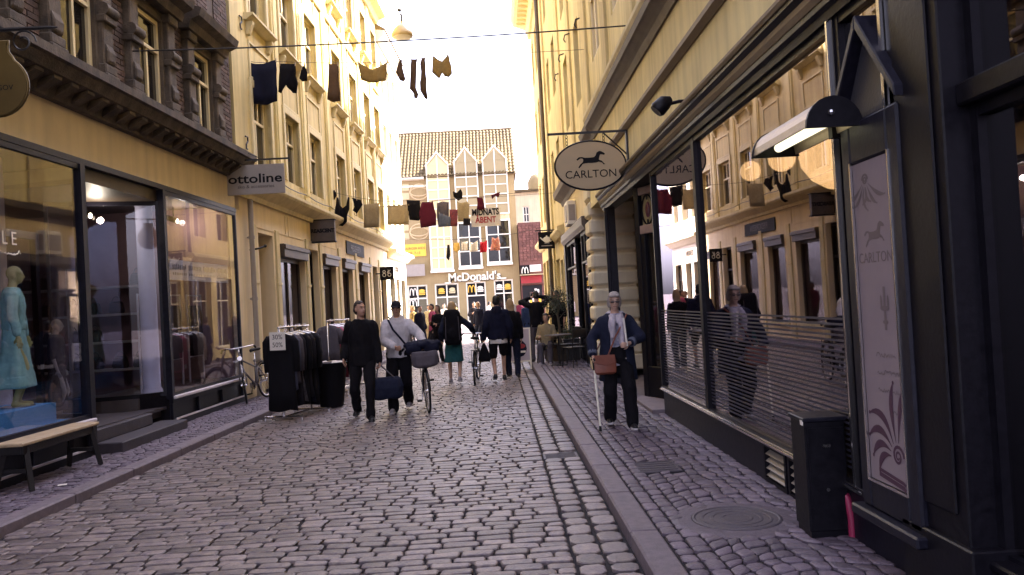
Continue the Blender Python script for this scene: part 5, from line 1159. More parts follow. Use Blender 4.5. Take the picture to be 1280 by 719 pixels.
def rack(lab, M, Lr, items, sign=None):
    r = thing('clothes_rack', lab, 'clothes rack', M)
    for x in (0, Lr):
        mb = MB(M); mb.tube([(x,0,.09),(x,0,1.46)], .016, 8); mb.build('post', m_chrome, r, smooth=True)
        mb = MB(M); mb.tube([(x,-.33,.085),(x,.33,.085)], .018, 8); mb.tube([(x,-.31,.085),(x,-.31,.0)], .014, 8); mb.tube([(x,.31,.085),(x,.31,.0)], .014, 8); mb.build('foot_bar', m_chrome, r)
    mb = MB(M); mb.tube([(-.04,0,1.46),(Lr+.04,0,1.46)], .016, 8); mb.build('rail', m_chrome, r, smooth=True)
    mb = MB(M); mb.tube([(.02,0,.085),(Lr-.02,0,.085)], .014, 8); mb.build('base_bar', m_chrome, r)
    for i, (x, kind, w, L, mt, lb, nm) in enumerate(items):
        me, hm = hanging(nm, kind, w*.84, L, mt, i+int(Lr*100)); Mg = M @ T((x, random.uniform(-.02,.02), 1.435)) @ RZ(random.uniform(-.16,.16))
        o = put(me, nm, None, Mg); tag(o, lb, 'garment', 'garments on the street clothes racks'); put(hm, 'hanger', o, Mg)
    if sign:
        s = thing('sale_sign', sign, 'sign', M @ T((-.07,0,1.25)) @ RZ(PI/2+PI)); F2 = s.matrix_world
        mb = MB(F2); mb.box(-.13,.13,-.008,.0,-.13,.15); mb.build('card', m_paper, s)
        for z, tx in ((.07,'30%'),(-.05,'50%')): lettering(tx, .105, F2 @ T((0,-.010,z)) @ STAND, m_brown, s, 'lettering', .001)
        mb = MB(F2); mb.tube([(0,.01,.1),(0,.05,.2)], .005, 5); mb.build('clip', m_chrome, s)
    return r
M1 = T((-3.36, 12.42, .0)) @ RZ(math.radians(76))
rack('front clothes rack with a white foot bar and sale card at the kerb', M1, .92, [
    (0.036, 'coat', .50, 1.25, c_black, 'long black coat hung first on the front rack, facing us', 'coat'), (0.122, 'coat', .48, .95, fabric('slate wool', (.075,.075,.11)), 'slate blue blazer second from the front of the front rack', 'blazer'),
    (0.207, 'coat', .47, .85, c_grey, 'grey blazer third from the front of the front rack', 'blazer'), (0.292, 'coat', .48, 1.2, c_char, 'charcoal coat behind the grey blazer on the front rack', 'coat'),
    (0.377, 'dress', .44, 1.15, fabric('speckled', (.22,.2,.22), (.03,.028,.04)), 'speckled dress in the middle of the front rack', 'dress'), (0.462, 'coat', .48, 1.2, c_black, 'long black coat just behind the speckled dress', 'coat'),
    (0.559, 'coat', .48, 1.1, c_char, 'charcoal coat two behind the speckled dress', 'coat'), (0.657, 'dress', .45, 1.2, c_navy, 'dark navy dress near the back of the front rack', 'dress'), (0.754, 'coat', .48, 1.25, c_black, 'long black coat next to last on the front rack', 'coat'), (0.851, 'coat', .48, 1.1, c_navy, 'navy coat last on the front rack', 'coat')],
    'white sale card with two discounts fixed to the front clothes rack')
M2 = T((-3.25, 15.4, .026)) @ RZ(math.radians(86))
rack('rear clothes rack with pink and pale tops behind the sale bin', M2, 1.6, [
    (.08, 'tee', .46, .75, c_grey, 'grey top hung first on the rear rack', 'top'), (.24, 'coat', .46, .8, c_pink, 'pink cardigan second on the rear rack', 'cardigan'), (.42, 'tee', .46, .75, c_hood, 'pale lilac top behind the pink cardigan', 'top'),
    (.62, 'dress', .44, 1.1, c_wine, 'wine red dress in the middle of the rear rack', 'dress'), (.82, 'coat', .46, .9, c_char, 'charcoal jacket behind the wine red dress', 'jacket'), (1.05, 'dress', .44, 1.1, c_black, 'black dress near the back of the rear rack', 'dress'), (1.3, 'coat', .46, .9, c_white, 'white jacket last on the rear rack', 'jacket')])
p = gp(412, 506, 0); sb = thing('sale_bin', 'round black sale bin heaped with pale clothes between the racks', 'bin', T((-2.92, 13.9, .026))); F_ = sb.matrix_world
mb = MB(F_); mb.lathe([(.17,.0),(.2,.02),(.285,.74),(.30,.76),(.28,.77),(.26,.70),(0,.68)], n=20); mb.build('basket', c_black, sb, smooth=True, auto=.8)
for i in range(7):
    a = i*.9; q = T((sb.matrix_world.translation.x+.12*math.cos(a), sb.matrix_world.translation.y+.12*math.sin(a), .018+.68)); mb = MB(q); mb.ball((0,0,.05), (.13,.11,.07), 10); o = mb.build('crumpled_jumper', [c_white, c_pink, c_beige, c_white, c_hood, c_grey, c_white][i], smooth=True)
    for v in o.data.vertices: v.co += Vector((noise.noise(v.co*14+Vector((i,0,0))), noise.noise(v.co*14+Vector((0,i,3))), noise.noise(v.co*14+Vector((5,0,i)))))*.03
    tag(o, ['crumpled white top on the left of the sale bin', 'crumpled pink top in the sale bin', 'crumpled beige top in the sale bin', 'crumpled white top at the back of the sale bin', 'crumpled lilac top in the sale bin', 'crumpled grey top in the sale bin', 'crumpled white top in front on the sale bin'][i], 'garment', 'clothes heaped in the sale bin')

# sandwich board and info plate
p = gp(650, 462, 0); ab = thing('sandwich_board', 'white framed sandwich board with an ice cream poster at the kerb', 'sandwich board', T((.52, 19.4, .026)) @ RZ(-.08)); F_ = ab.matrix_world
for s in (-1, 1):
    tl = Matrix.Rotation(s*.16, 4, 'X'); F2 = F_ @ T((0, s*.2, 0)) @ tl
    mb = MB(F2); w, h0, h1 = .27, .18, 1.0
    mb.box(-w, -w+.035, -.012, .012, 0, h1); mb.box(w-.035, w, -.012, .012, 0, h1); mb.box(-w+.035, w-.035, -.012, .012, h0, h0+.035); mb.box(-w+.035, w-.035, -.012, .012, h1-.035, h1); mb.build('board_frame', m_wframe if s < 0 else m_black, ab)
    mb = MB(F2); mb.box(-w+.035, w-.035, -.005, .005, h0+.035, h1-.035); mb.build('poster', mat('poster ground %d' % s, (.5,.42,.45,1), (.45,.4,.45,1), 5, .6), ab)
    if s < 0:
        mb = MB(F2); mb.ball((.0,-.008,.5), (.17,.004,.2), 12); mb.build('poster_print', c_denim, ab); mb = MB(F2); mb.ball((.04,-.011,.56), (.10,.004,.06), 10); mb.build('poster_print', m_red, ab); mb = MB(F2); mb.box(-.14,.14,-.014,-.010,.40,.45); mb.build('poster_print', m_paper, ab)
ip = thing('info_sign', 'white and blue notice plate on a thin pole beyond the sandwich board', 'sign', T((atY(642,450,22).x, 22.0, 0))); F_ = ip.matrix_world
zc = atY(643, 390, 22).z; mb = MB(F_); mb.tube([(0,0,0),(0,0,zc+.2)], .02, 8); mb.build('pole', m_iron, ip)
mb = MB(F_); mb.box(-.15, .15, -.03, -.005, zc-.2, zc+.2); mb.build('plate', m_paper, ip, bevel=.01); mb = MB(F_); mb.box(-.09, .09, -.036, -.03, zc-.12, zc+.14); mb.build('blue_panel', c_denim, ip); mb = MB(F_); mb.box(-.05,-.015,-.041,-.036,zc-.08,zc+.08); mb.box(.015,.05,-.041,-.036,zc-.08,zc+.1); mb.build('white_mark', m_paper, ip)

# cafe corner on the right pavement
m_leaf = mat('olive leaf', (.075,.085,.05,1), (.045,.055,.035,1), 9, .6, isl=.35); m_bark = mat('bark', (.10,.075,.05,1), None, 20, .9, .4, 60)
tr = thing('potted_tree', 'small potted olive tree beside the cafe table on the right pavement', 'tree', T((1.55, 20.2, .1))); F_ = tr.matrix_world
mb = MB(F_); mb.lathe([(.16,0),(.2,.02),(.25,.42),(.27,.45),(.23,.45),(.22,.38),(0,.38)], n=16); mb.build('pot', m_dstone, tr, smooth=True, auto=.8)
mb = MB(F_); mb.tube([(0,0,.36),(.02,.01,.8),(-.01,0,1.15),(.02,0,1.5)], [.04,.033,.028,.016], 8)
for k in range(9):
    a = k*2.4; z = 1.05+.06*k; mb.tube([(0,0,z),(.14*math.cos(a),.14*math.sin(a),z+.15),(.3*math.cos(a),.3*math.sin(a),z+.24)], [.014,.009,.004], 5)
mb.build('trunk', m_bark, tr)
mb = MB(F_)
for k in range(900):
    a = random.random()*2*PI; cz = random.uniform(-1, 1); rr = random.random()**.45
    cl = .8+.5*noise.noise(Vector((math.cos(a)*2, math.sin(a)*2, cz*2)))
    p = Vector((math.cos(a)*math.sqrt(1-cz*cz)*.44*rr*cl, math.sin(a)*math.sqrt(1-cz*cz)*.44*rr*cl, 1.5+cz*.44*rr*cl)); d = Vector((random.gauss(0,1), random.gauss(0,1), random.gauss(.2,1))).normalized(); s_ = d.cross(Vector((random.gauss(0,1), random.gauss(0,1), random.gauss(0,1)))).normalized()*.011; L_ = .07
    mb.add([p-d*L_*.5, p+s_, p+d*L_*.5, p-s_], [(0,1,2,3)])
mb.build('crown', m_leaf, tr)
def cafe_table(M, lab):
    t = thing('cafe_table', lab, 'table', M); mb = MB(M); mb.lathe([(0,.70),(.32,.70),(.33,.715),(.32,.73),(0,.73)], n=20); mb.build('table_top', m_brown, t); mb = MB(M); mb.tube([(0,0,.02),(0,0,.7)], .025, 8); mb.build('stem', m_iron, t); mb = MB(M); mb.lathe([(.0,.0),(.2,.0),(.2,.015),(.04,.04),(0,.04)], n=16); mb.build('foot', m_iron, t); return t
def cafe_chair(M, lab):
    t = thing('cafe_chair', lab, 'chair', M); mb = MB(M); mb.box(-.2,.2,-.2,.2,.44,.465); mb.build('seat', m_dwood, t, bevel=.01)
    for x in (-.18,.18):
        mb = MB(M); mb.tube([(x,.18,.44),(x*1.1,.22,0)], .013, 6); mb.build('leg', m_iron, t); mb = MB(M); mb.tube([(x*1.1,-.23,0),(x,-.19,.45),(x,-.24,.86)], .013, 6); mb.build('leg', m_iron, t)
    mb = MB(M); mb.box(-.19,.19,-.245,-.22,.68,.87); mb.build('backrest', m_dwood, t, bevel=.01); return t
cafe_table(T((1.42, 18.9, .1)), 'small round cafe table on the right pavement in front of the olive tree')
cafe_chair(T((1.72, 18.2, .1)) @ RZ(.5), 'dark cafe chair nearest us on the right pavement'); cafe_chair(T((1.2, 19.65, .1)) @ RZ(PI+.3), 'dark cafe chair under the seated pale dressed woman'); cafe_chair(T((1.75, 19.5, .1)) @ RZ(PI/2+.4), 'dark cafe chair between the olive tree and the round table')
bx = thing('tree_box', 'dark planter box with trailing greenery at the quoined shop', 'planter', T((1.85, 18.05+2.4, .1)))
mb = MB(bx.matrix_world); mb.box(-.2,.2,-.3,.3,0,.5); mb.box(-.22,.22,-.32,.32,.5,.54); mb.build('box', m_dwood, bx, bevel=.01)
mb = MB(bx.matrix_world)
for k in range(420):
    p = Vector((random.gauss(0,.15), random.gauss(0,.2), .55+abs(random.gauss(0,.16)))); d = Vector((random.gauss(0,1), random.gauss(0,1), random.gauss(.3,1))).normalized(); s_ = d.cross(Vector((random.gauss(0,1), 1, random.gauss(0,1)))).normalized()*.015
    mb.add([p-d*.045, p+s_, p+d*.045, p-s_], [(0,1,2,3)])
mb.build('foliage', m_leaf, bx)

# ------------------------------------------------------------------ bicycles
m_bframe = mat('bicycle black enamel', (.006,.005,.007,1), None, 10, .3, coat=.3); m_bsilver = mat('bicycle silver enamel', (.13,.115,.125,1), None, 10, .4, metal=.3)
def bicycle(M, lab, mf, steer=0, basket=False, bag=None):
    b = thing('bicycle', lab, 'bicycle', M); R = .335; wb = 1.06; hy = 0
    def wheel(c, Mw):
        mb = MB(Mw); mb.tube([(c+(R-.018)*math.cos(t), 0, R+(R-.018)*math.sin(t)) for t in [2*PI*k/30 for k in range(31)]], .018, 8, cap=False); w = mb.build('wheel', m_rubber, b, smooth=True)
        mb = MB(Mw); mb.tube([(c+(R-.042)*math.cos(t), 0, R+(R-.042)*math.sin(t)) for t in [2*PI*k/30 for k in range(31)]], .011, 6, cap=False); mb.build('rim', m_chrome, w, smooth=True)
        mb = MB(Mw)
        for k in range(20):
            t = 2*PI*k/20; mb.tube([(c+.02*math.cos(t+1), (-1)**k*.03, R+.02*math.sin(t+1)), (c+(R-.045)*math.cos(t), 0, R+(R-.045)*math.sin(t))], .0022, 3, cap=False)
        mb.build('spoke_set', m_chrome, w); mb = MB(Mw); mb.tube([(c,-.05,R),(c,.05,R)], .022, 8); mb.build('hub', m_chrome, w)
    wheel(-.48, M)
    hx, hz = .42, .86                                       # head tube
    ST = M @ T((hx, 0, hz)) @ RZ(steer) @ T((-hx, 0, -hz)); wheel(.58, ST)
    mb = MB(M); 
    for a, c, r in (((-.06,0,.29),(-.22,0,.80),.016), ((-.06,0,.29),(.46,0,.66),.018), ((-.17,0,.62),(.43,0,.80),.016), ((.40,0,.90),(.47,0,.64),.02), ((-.06,0,.29),(-.48,.05,R),.010), ((-.06,0,.29),(-.48,-.05,R),.010), ((-.19,0,.70),(-.48,.05,R),.009), ((-.19,0,.70),(-.48,-.05,R),.009)): mb.tube([a, c], r, 8)
    mb.build('frame', mf, b, smooth=True)
    mb = MB(ST)
    for s in (-1, 1): mb.tube([(.465,s*.03,.66),(.52,s*.055,.5),(.58,s*.055,R)], .011, 6)
    mb.tube([(.465,-.035,.66),(.465,.035,.66)], .014, 6); mb.build('fork', mf, b, smooth=True)
    mb = MB(ST); mb.tube([(.40,0,.88),(.385,0,1.0)], .014, 8); mb.tube([(.22,-.29,.99),(.30,-.27,1.02),(.40,-.12,1.01),(.40,.12,1.01),(.30,.27,1.02),(.22,.29,.99)], .012, 8); hb = mb.build('handlebar', m_chrome, b, smooth=True)
    for s in (-1, 1): mb = MB(ST); mb.tube([(.29,s*.273,1.018),(.18,s*.30,.975)], .018, 8); mb.build('grip', m_rubber, hb)
    mb = MB(ST); mb.tube([(.5,0,.82),(.56,0,.82)], [.03,.042], 10); mb.build('headlight', m_chrome, b)
    mb = MB(M); mb.tube([(-.2,0,.74),(-.235,0,.9)], .013, 8); mb.build('seat_post', m_chrome, b)
    mb = MB(M); mb.loft([[Vector((x, w*math.cos(t), z+.03*math.sin(t))) for t in [2*PI*k/10 for k in range(10)]] for x, w, z in ((-.36,.08,.94),(-.30,.105,.945),(-.2,.07,.94),(-.09,.03,.93),(-.06,.015,.925))]); mb.build('saddle', m_rubber, b, smooth=True)
    for c, Mw, t0, t1 in ((-.48, M, -.1, 2.9), (.58, ST, .5, 3.3)):
        mb = MB(Mw); mb.tube([(c+(R+.02)*math.cos(t), 0, R+(R+.02)*math.sin(t)) for t in [t0+(t1-t0)*k/14 for k in range(15)]], .024, 6, flat=(1,.5) if 0 else None); mb.build('mudguard', mf, b, smooth=True)
    mb = MB(M); mb.lathe([(.0,-.004),(.085,-.004),(.085,.004),(0,.004)], n=16); 
    for i, v in enumerate(mb.v): mb.v[i] = Vector((v.x-.06, v.z-.045, v.y+.29))
    mb.tube([(-.06,-.06,.29),(.02,-.07,.14)], .010, 6); mb.tube([(-.06,.06,.29),(-.14,.07,.44)], .010, 6); mb.build('crank', m_chrome, b)
    for p_ in ((.02,-.11,.14), (-.14,.11,.44)): mb = MB(M); mb.box(p_[0]-.045, p_[0]+.045, p_[1]-.04, p_[1]+.04, p_[2]-.012, p_[2]+.012); mb.build('pedal', m_rubber, b)
    mb = MB(M); mb.box(-.75,-.25,-.06,.06,.71,.72)
    for s in (-1, 1): mb.tube([(-.62,s*.055,.71),(-.48,s*.055,R)], .006, 5)
    mb.build('carrier', mf, b)
    mb = MB(M); mb.prism([(.04,.24),(.05,.34),(-.46,.39),(-.5,.3)], -.062, -.052); mb.build('chain_guard', mf, b)
    if basket:
        mb = MB(ST)
        for k in range(6):
            z = .78+.05*k; w = .15+.012*k; mb.tube([(.66-w*.8,-w,z),(.66+w*.8,-w,z),(.66+w*.8,w,z),(.66-w*.8,w,z),(.66-w*.8,-w,z)], .006, 4, cap=False)
        for k in range(16):
            a = 2*PI*k/16; x, y = math.cos(a), math.sin(a); q = max(abs(x), abs(y)); mb.tube([(.66+.12*x/q,.15*y/q,.78),(.66+.168*x/q,.21*y/q,1.03)], .005, 4, cap=False)
        mb.build('basket', m_iron, b)
    return b
# leaning by the left shop pier, front wheel towards us
pw_ = gp(303, 504, .1)
bicycle(T((-4.52, 14.95, .1)) @ RZ(math.radians(-97)) @ Matrix.Rotation(math.radians(7), 4, 'X'), 'silver framed bicycle leaning against the cream pier at the left', m_bsilver, steer=.42)
# ================================================================== PEOPLE
def two_bone(a, t, l1, l2, hint):
    a, t = Vector(a), Vector(t); d = t-a; L = min(d.length, (l1+l2)*.999); d.normalize(); t = a+d*L
    x = (l1*l1-l2*l2+L*L)/(2*L); h = math.sqrt(max(0, l1*l1-x*x)); hv = Vector(hint); hv = (hv-d*hv.dot(d)).normalized()
    return a+d*x+hv*h, t
def hand(mb, w, d, n, side, s, curl):
    """palm and five fingers; d along the hand, n the palm's face"""
    d = Vector(d).normalized(); n = Vector(n); n = (n-d*n.dot(d)).normalized(); b = d.cross(n)*side     # towards the thumb
    w = Vector(w); R_ = Matrix((b, d, n)).transposed()
    mb.ball(w+d*.045*s, (.040*s, .055*s, .016*s), 10, R_)
    for k, L in enumerate((.068, .078, .072, .056)):
        o = (1.5-k)*.0215*s; p = w+d*.085*s+b*o; a = (1.5-k)*.07; f = (d+b*a).normalized(); c = curl*(1+.12*k)
        for q, (fr_, r) in enumerate(((.42, .0098), (.32, .0090), (.26, .0080))):
            c_ = c*(.6 if q == 0 else 1); f = (f*math.cos(c_)+n*math.sin(c_)).normalized(); nn = n; e = p+f*L*fr_*s; mb.cap(p, e, r*s, r*.92*s, 6); p = e
            n_ = n
    p = w+d*.025*s+b*.032*s; f = (d*.65+b*.75+n*.25).normalized(); e = p+f*.042*s; mb.cap(p, e, .0125*s, .0105*s, 6); f = (d*.9+b*.25+n*(.3+curl*.4)).normalized(); mb.cap(e, e+f*.034*s, .0105*s, .009*s, 6)
def person(lab, x, y, z, head, Hh, cl, wL=None, wR=None, fL=(0,0), fR=(0,0), yawh=0, pitch=0, lean=0, width=1, vox=.011, skin=None, sit=False, curl=(.4,.4), hintL=None, hintR=None, kneeL=None, kneeR=None, palmL=None, palmR=None, name='person'):
    """heading: 0 faces +Y; local x to the person's right, y forward"""
    M = T((x, y, z)) @ RZ(head); P = thing(name, lab, 'person', M); s = Hh/1.75; V = Vector; skin = skin or m_skin
    hipz = .90*s if not sit else .50*s
    drop = max(0, max(abs(fL[1]), abs(fR[1]))-.12)*.18*s; hipz -= drop
    sh = V((0, lean*.5, hipz+.53*s)); ch = V((0, lean*.3, hipz+.36*s)); wa = V((0, lean*.1, hipz+.17*s)); pe = V((0, 0, hipz+.04*s)); nb = V((0, lean*.58, hipz+.585*s))
    hd = nb+V((0, .035*s+lean*.25, .145*s))
    J = {}
    for sd, k, w_, f_, ht, kn in ((-1, 'L', wL, fL, hintL, kneeL), (1, 'R', wR, fR, hintR, kneeR)):
        shp = sh+V((sd*.158*s*width, 0, -.045*s)); w_ = V(w_)*1.0 if w_ else V((sd*.215*width*s, .06*s, hipz-.04*s)); el, wr_ = two_bone(shp, w_, .285*s, .255*s, ht or (sd*.25, -1, -.2))
        hip = V((sd*.092*s, 0, hipz-.02*s)); an = V((sd*.10*s+f_[0], f_[1], .085*s+(f_[2] if len(f_) > 2 else 0))); kne, an = two_bone(hip, an, .43*s, .405*s, kn or (sd*.08, 1, 0))
        J[k] = dict(s=shp, e=el, w=wr_, h=hip, k=kne, a=an)
    mb = MB(M)
    def ell(c, rx, ry, n=14, up=None): return [c+V((rx*math.cos(t), ry*math.sin(t), 0)) for t in [2*PI*i/n for i in range(n)]]
    def torso(mb, g, z0=0, z1=1, ww=1):
        q = [(pe+V((0,-.01,-.09*s)), .145, .10), (pe, .165, .115), (wa, .14, .10), (ch, .165, .115), (sh+V((0,0,-.07*s)), .168, .105), (sh+V((0,0,-.005*s)), .13, .085), (nb+V((0,0,-.015*s)), .07, .06)]
        mb.loft([ell(c, (rx*s*width+g)*ww, (ry*s*(.5+.5*width)+g)*ww) for c, rx, ry in q])
    torso(mb, 0)
    mb.cap(nb+V((0,-.005,-.03*s)), hd+V((0,-.015*s,-.06*s)), .056*s, .05*s)
    HR = Matrix.Rotation(yawh, 3, 'Z') @ Matrix.Rotation(pitch, 3, 'X'); Q = lambda a, b, c: hd+HR @ V((a*s, b*s, c*s))
    mb.ball(Q(0,-.008,.025), (.073*s,.092*s,.095*s), 14, HR); mb.ball(Q(0,.022,-.035), (.058*s,.068*s,.078*s), 12, HR); mb.ball(Q(0,.05,-.078), (.034*s,.033*s,.03*s), 10, HR)
    mb.cap(Q(0,.086,.012), Q(0,.104,-.022), .009*s, .014*s, 8); mb.ball(Q(0,.078,.032), (.05*s,.014*s,.012*s), 8, HR); mb.ball(Q(0,.084,-.054), (.022*s,.010*s,.010*s), 8, HR)
    for sd in (-1, 1): mb.ball(Q(sd*.074,-.005,-.01), (.012*s,.02*s,.032*s), 8, HR)
    for k, sd in (('L', -1), ('R', 1)):
        j = J[k]; mb.cap(j['s'], j['e'], .048*s, .038*s); mb.cap(j['e'], j['w'], .039*s, .026*s)
        d = (j['w']-j['e']).normalized(); pn = {'L': palmL, 'R': palmR}[k] or V((-sd, .25, 0))
        hand(mb, j['w'], d, pn, -sd if True else sd, s*1.02, curl[0 if k == 'L' else 1])
        mb.cap(j['h'], j['k'], .075*s, .052*s); mb.cap(j['k'], j['a'], .05*s, .034*s); mb.ball(j['k'].lerp(j['a'], .3)+V((0,-.018*s,0)), (.046*s,.05*s,.10*s), 10)
        mb.cap(j['a']+V((0,-.02*s,-.045*s)), j['a']+V((sd*.02*s,.14*s,-.058*s)), .034*s, .026*s)
    body = fused(mb, 'body', vox, skin, P)
    # face marks
    if 'face' in cl:
        for sd in (-1, 1):
            mb = MB(M); mb.ball(Q(sd*.031,.0855,.014), (.011*s,.006*s,.0065*s), 8, HR); mb.build('eye', m_ink, P)
            mb = MB(M); mb.cap(Q(sd*.016,.0905,.034), Q(sd*.05,.080,.036), .005*s, .004*s, 6); mb.build('eyebrow', m_brownhair, P)
        mb = MB(M); mb.cap(Q(-.022,.088,-.052), Q(.022,.088,-.052), .0045*s, .0045*s, 6); mb.build('mouth', m_lip, P)
    sw = 0
    def cloth(nm, build, mt, vx=vox*1.1, wr=.014, ws=10, parent=P):
        nonlocal sw; sw += 1; mb = MB(M); build(mb); return fused(mb, nm, vx, mt, parent, 3, wr, ws, sw+len(lab))
    for it in cl:
        kd = it if isinstance(it, str) else it[0]; a = () if isinstance(it, str) else it[1:]
        if kd == 'trousers':
            g = a[1] if len(a) > 1 else .018
            def f(mb):
                mb.loft([ell(c, rx*s*width+g, ry*s*width+g) for c, rx, ry in ((pe+V((0,-.01,-.12*s)), .13, .10), (pe+V((0,-.005,-.03*s)), .165, .118), (wa+V((0,0,-.02*s)), .15, .105))])
                for j in J.values():
                    mb.cap(j['h'], j['k'], .082*s+g, .056*s+g); lo = j['a']+V((0,0,-.02*s)); mb.cap(j['k'], lo, .055*s+g, .042*s+g*1.2)
            cloth('trousers', f, a[0])
        elif kd == 'shorts':
            def f(mb):
                mb.loft([ell(c, rx*s*width+.02, ry*s*width+.02) for c, rx, ry in ((pe+V((0,-.01,-.12*s)), .13, .10), (pe+V((0,-.005,-.03*s)), .165, .118), (wa, .15, .105))])
                for j in J.values(): mb.cap(j['h'], j['h'].lerp(j['k'], .8), .098*s, .088*s)
            cloth('shorts', f, a[0])
        elif kd == 'skirt':
            def f(mb):
                k = a[1]; zb = k*s; n = 22; fl = a[2] if len(a) > 2 else 1
                mb.loft([[V((c[0], c[1], 0))+V((rx*s*math.cos(t)*(1+fo*math.sin(6*t)), ry*s*math.sin(t)*(1+fo*math.sin(6*t)), z_)) for t in [2*PI*i/n for i in range(n)]] for c, rx, ry, z_, fo in (((0,0), .2*fl, .16*fl, zb, .07), ((0,0), .2*fl, .155*fl, zb+.02, .07), ((0,0), .185, .14, hipz-.1*s, .03), ((0,0), .165, .12, hipz+.06*s, 0), ((0,0), .135, .10, hipz+.16*s, 0))])
            cloth('skirt', f, a[0], wr=.012)
        elif kd in ('jacket', 'hoodie', 'shirt'):
            mt, hem, g = a[0], a[1], a[2]; slv = a[3] if len(a) > 3 else 1.0
            def f(mb):
                hz_ = hipz+hem*s
                mb.loft([ell(c, rx*s*width+g, ry*s*(.5+.5*width)+g) for c, rx, ry in ((V((0,-.005,hz_)), .165, .118), (V((0,-.003,(hz_+wa.z)/2)), .162, .116), (wa, .152, .108), (ch, .168, .118), (sh+V((0,0,-.075*s)), .168, .108), (sh+V((0,0,-.01*s)), .135, .09), (sh+V((0,0,.03*s)), .085, .07), (nb+V((0,0,-.005*s)), .066, .062))])
                for j in (J.values() if slv > 0 else ()):
                    mb.cap(j['s'], j['e'], .054*s+g, .046*s+g*.9)
                    if slv > .6: mb.cap(j['e'], j['e'].lerp(j['w'], min(1, slv)-.03), .046*s+g*.9, .034*s+g*.75)
                if kd == 'hoodie':
                    for t in range(9):
                        an = PI*.15+PI*1.7*t/8-PI/2-PI*.85+PI/2; 
                    for t in range(12):
                        an = 2*PI*t/12; c = nb+V((.075*s*math.cos(an), .07*s*math.sin(an), .0-.02*s*math.sin(an))); mb.ball(c, (.04*s,.04*s,.032*s), 8)
                    mb.ball(nb+V((0,-.10*s,-.03*s)), (.11*s,.055*s,.09*s), 10)
            cloth(kd, f, mt)
        elif kd == 'shoes':
            for j, sd in ((J['L'], -1), (J['R'], 1)):
                def f(mb):
                    h_ = j['a']+V((0,-.035*s,-.048*s)); tq = j['a']+V((sd*.022*s,.15*s,-.06*s)); mb.cap(h_, h_.lerp(tq, .5)+V((0,0,-.004)), .043*s, .044*s); mb.cap(h_.lerp(tq, .5), tq, .044*s, .034*s); mb.cap(j['a']+V((0,-.01*s,-.02*s)), h_, .046*s, .042*s)
                cloth('shoe', f, a[0], wr=0)
                mb = MB(M); q = [(-.085,.034),(-.03,.042),(.06,.046),(.15,.044),(.185,.025)]; o = [(w_+sd*.006, y_) for y_, w_ in q]+[(-w_+sd*.006, y_) for y_, w_ in q[::-1]]
                zz = j['a'].z-.092*s; mb.prism([(j['a'].x+p*s+sd*.008*s, j['a'].y+r*s) for p, r in o], zz, zz+.026*s, 'z'); mb.build('sole', a[1], P, bevel=.004)
        elif kd == 'hair':
            st = a[1]
            def f(mb):
                mb.ball(Q(0,-.014,.038), (.0755*s,.094*s,.0915*s), 14, HR)
                if st != 'short': mb.ball(Q(0,-.055,-.02), (.075*s,.06*s,.09*s), 12, HR)
                if st == 'short':
                    mb.ball(Q(0,-.04,-.005), (.076*s,.068*s,.085*s), 12, HR)
                if st == 'bob':
                    for sd in (-1, 1): mb.ball(Q(sd*.068,-.008,-.01), (.028*s,.055*s,.078*s), 10, HR)
                    mb.ball(Q(0,.0,.07), (.078*s,.085*s,.062*s), 12, HR); mb.ball(Q(.03,.07,.082), (.045*s,.03*s,.026*s), 10, HR); mb.ball(Q(-.03,.068,.085), (.04*s,.03*s,.024*s), 10, HR)
                if st == 'long':
                    for sd in (-1, 1): mb.ball(Q(sd*.066,-.02,-.03), (.026*s,.05*s,.10*s), 10, HR)
                    mb.loft([[Q(0,0,0)+V((w_*s*math.cos(t), (-.06+yo)*s+.035*s*math.sin(t), z_*s)) for t in [2*PI*i/12 for i in range(12)]] for w_, yo, z_ in ((.05,-.03,-.36),(.075,-.03,-.28),(.085,-.01,-.15),(.08,0,0))])
            _ = 0
            # keep the face free: hair shapes sit behind the brow line
            o = cloth('hair', f, a[0], vox*.8, wr=.009 if st == 'short' else .004, ws=55 if st == 'short' else 34)
            inv = HR.inverted(); cut = .052*s
            for v in o.data.vertices:
                q = inv @ (v.co-hd)
                if q.y > .015*s and q.z < .07*s: v.co = hd+HR @ V((q.x*.86, min(q.y, .03*s), q.z))
        elif kd == 'cap':
            mb = MB(M); mb.ball(Q(0,-.008,.05), (.084*s,.104*s,.085*s), 14, HR); cpo = fused(mb, 'cap', .01, a[0], P)
            mb = MB(M); mb.loft([[Q(x_, y_, z_+dz) for x_, y_ in ((-.07,.07),(-.06,.14),(0,.165),(.06,.14),(.07,.07))] for dz, z_ in ((0,.036),(.012,.036))]); mb.build('peak', a[0], cpo)
            mb = MB(M); mb.tube([Q(.086*math.cos(t), -.008+.106*math.sin(t), .04) for t in [2*PI*i/16 for i in range(17)]], .012*s, 5, cap=False); mb.build('band', a[1], cpo)
        elif kd == 'glasses':
            mb = MB(M)
            for sd in (-1, 1): mb.ball(Q(sd*.033,.093,.008), (.024*s,.005*s,.016*s), 10, HR); mb.tube([Q(sd*.06,.085,.014), Q(sd*.078,-.01,.012)], .004*s, 5)
            mb.tube([Q(-.01,.098,.014), Q(.01,.098,.014)], .004*s, 5); mb.build('glasses', m_lens, P)
    return P, J, M, hd
m_lens = mat('tinted lens', (.09,.055,.05,1), None, 8, .3)
m_lip = mat('lip', (.25,.08,.07,1), None, 10, .5); m_brownhair = mat('brown hair', (.035,.022,.016,1), (.02,.013,.01,1), 60, .6); m_blackhair = mat('black hair', (.010,.008,.008,1), None, 60, .55); m_blond = mat('blond hair', (.42,.28,.14,1), (.30,.19,.09,1), 60, .6); m_greyhair = mat('grey hair', (.36,.31,.28,1), (.24,.2,.18,1), 60, .6)
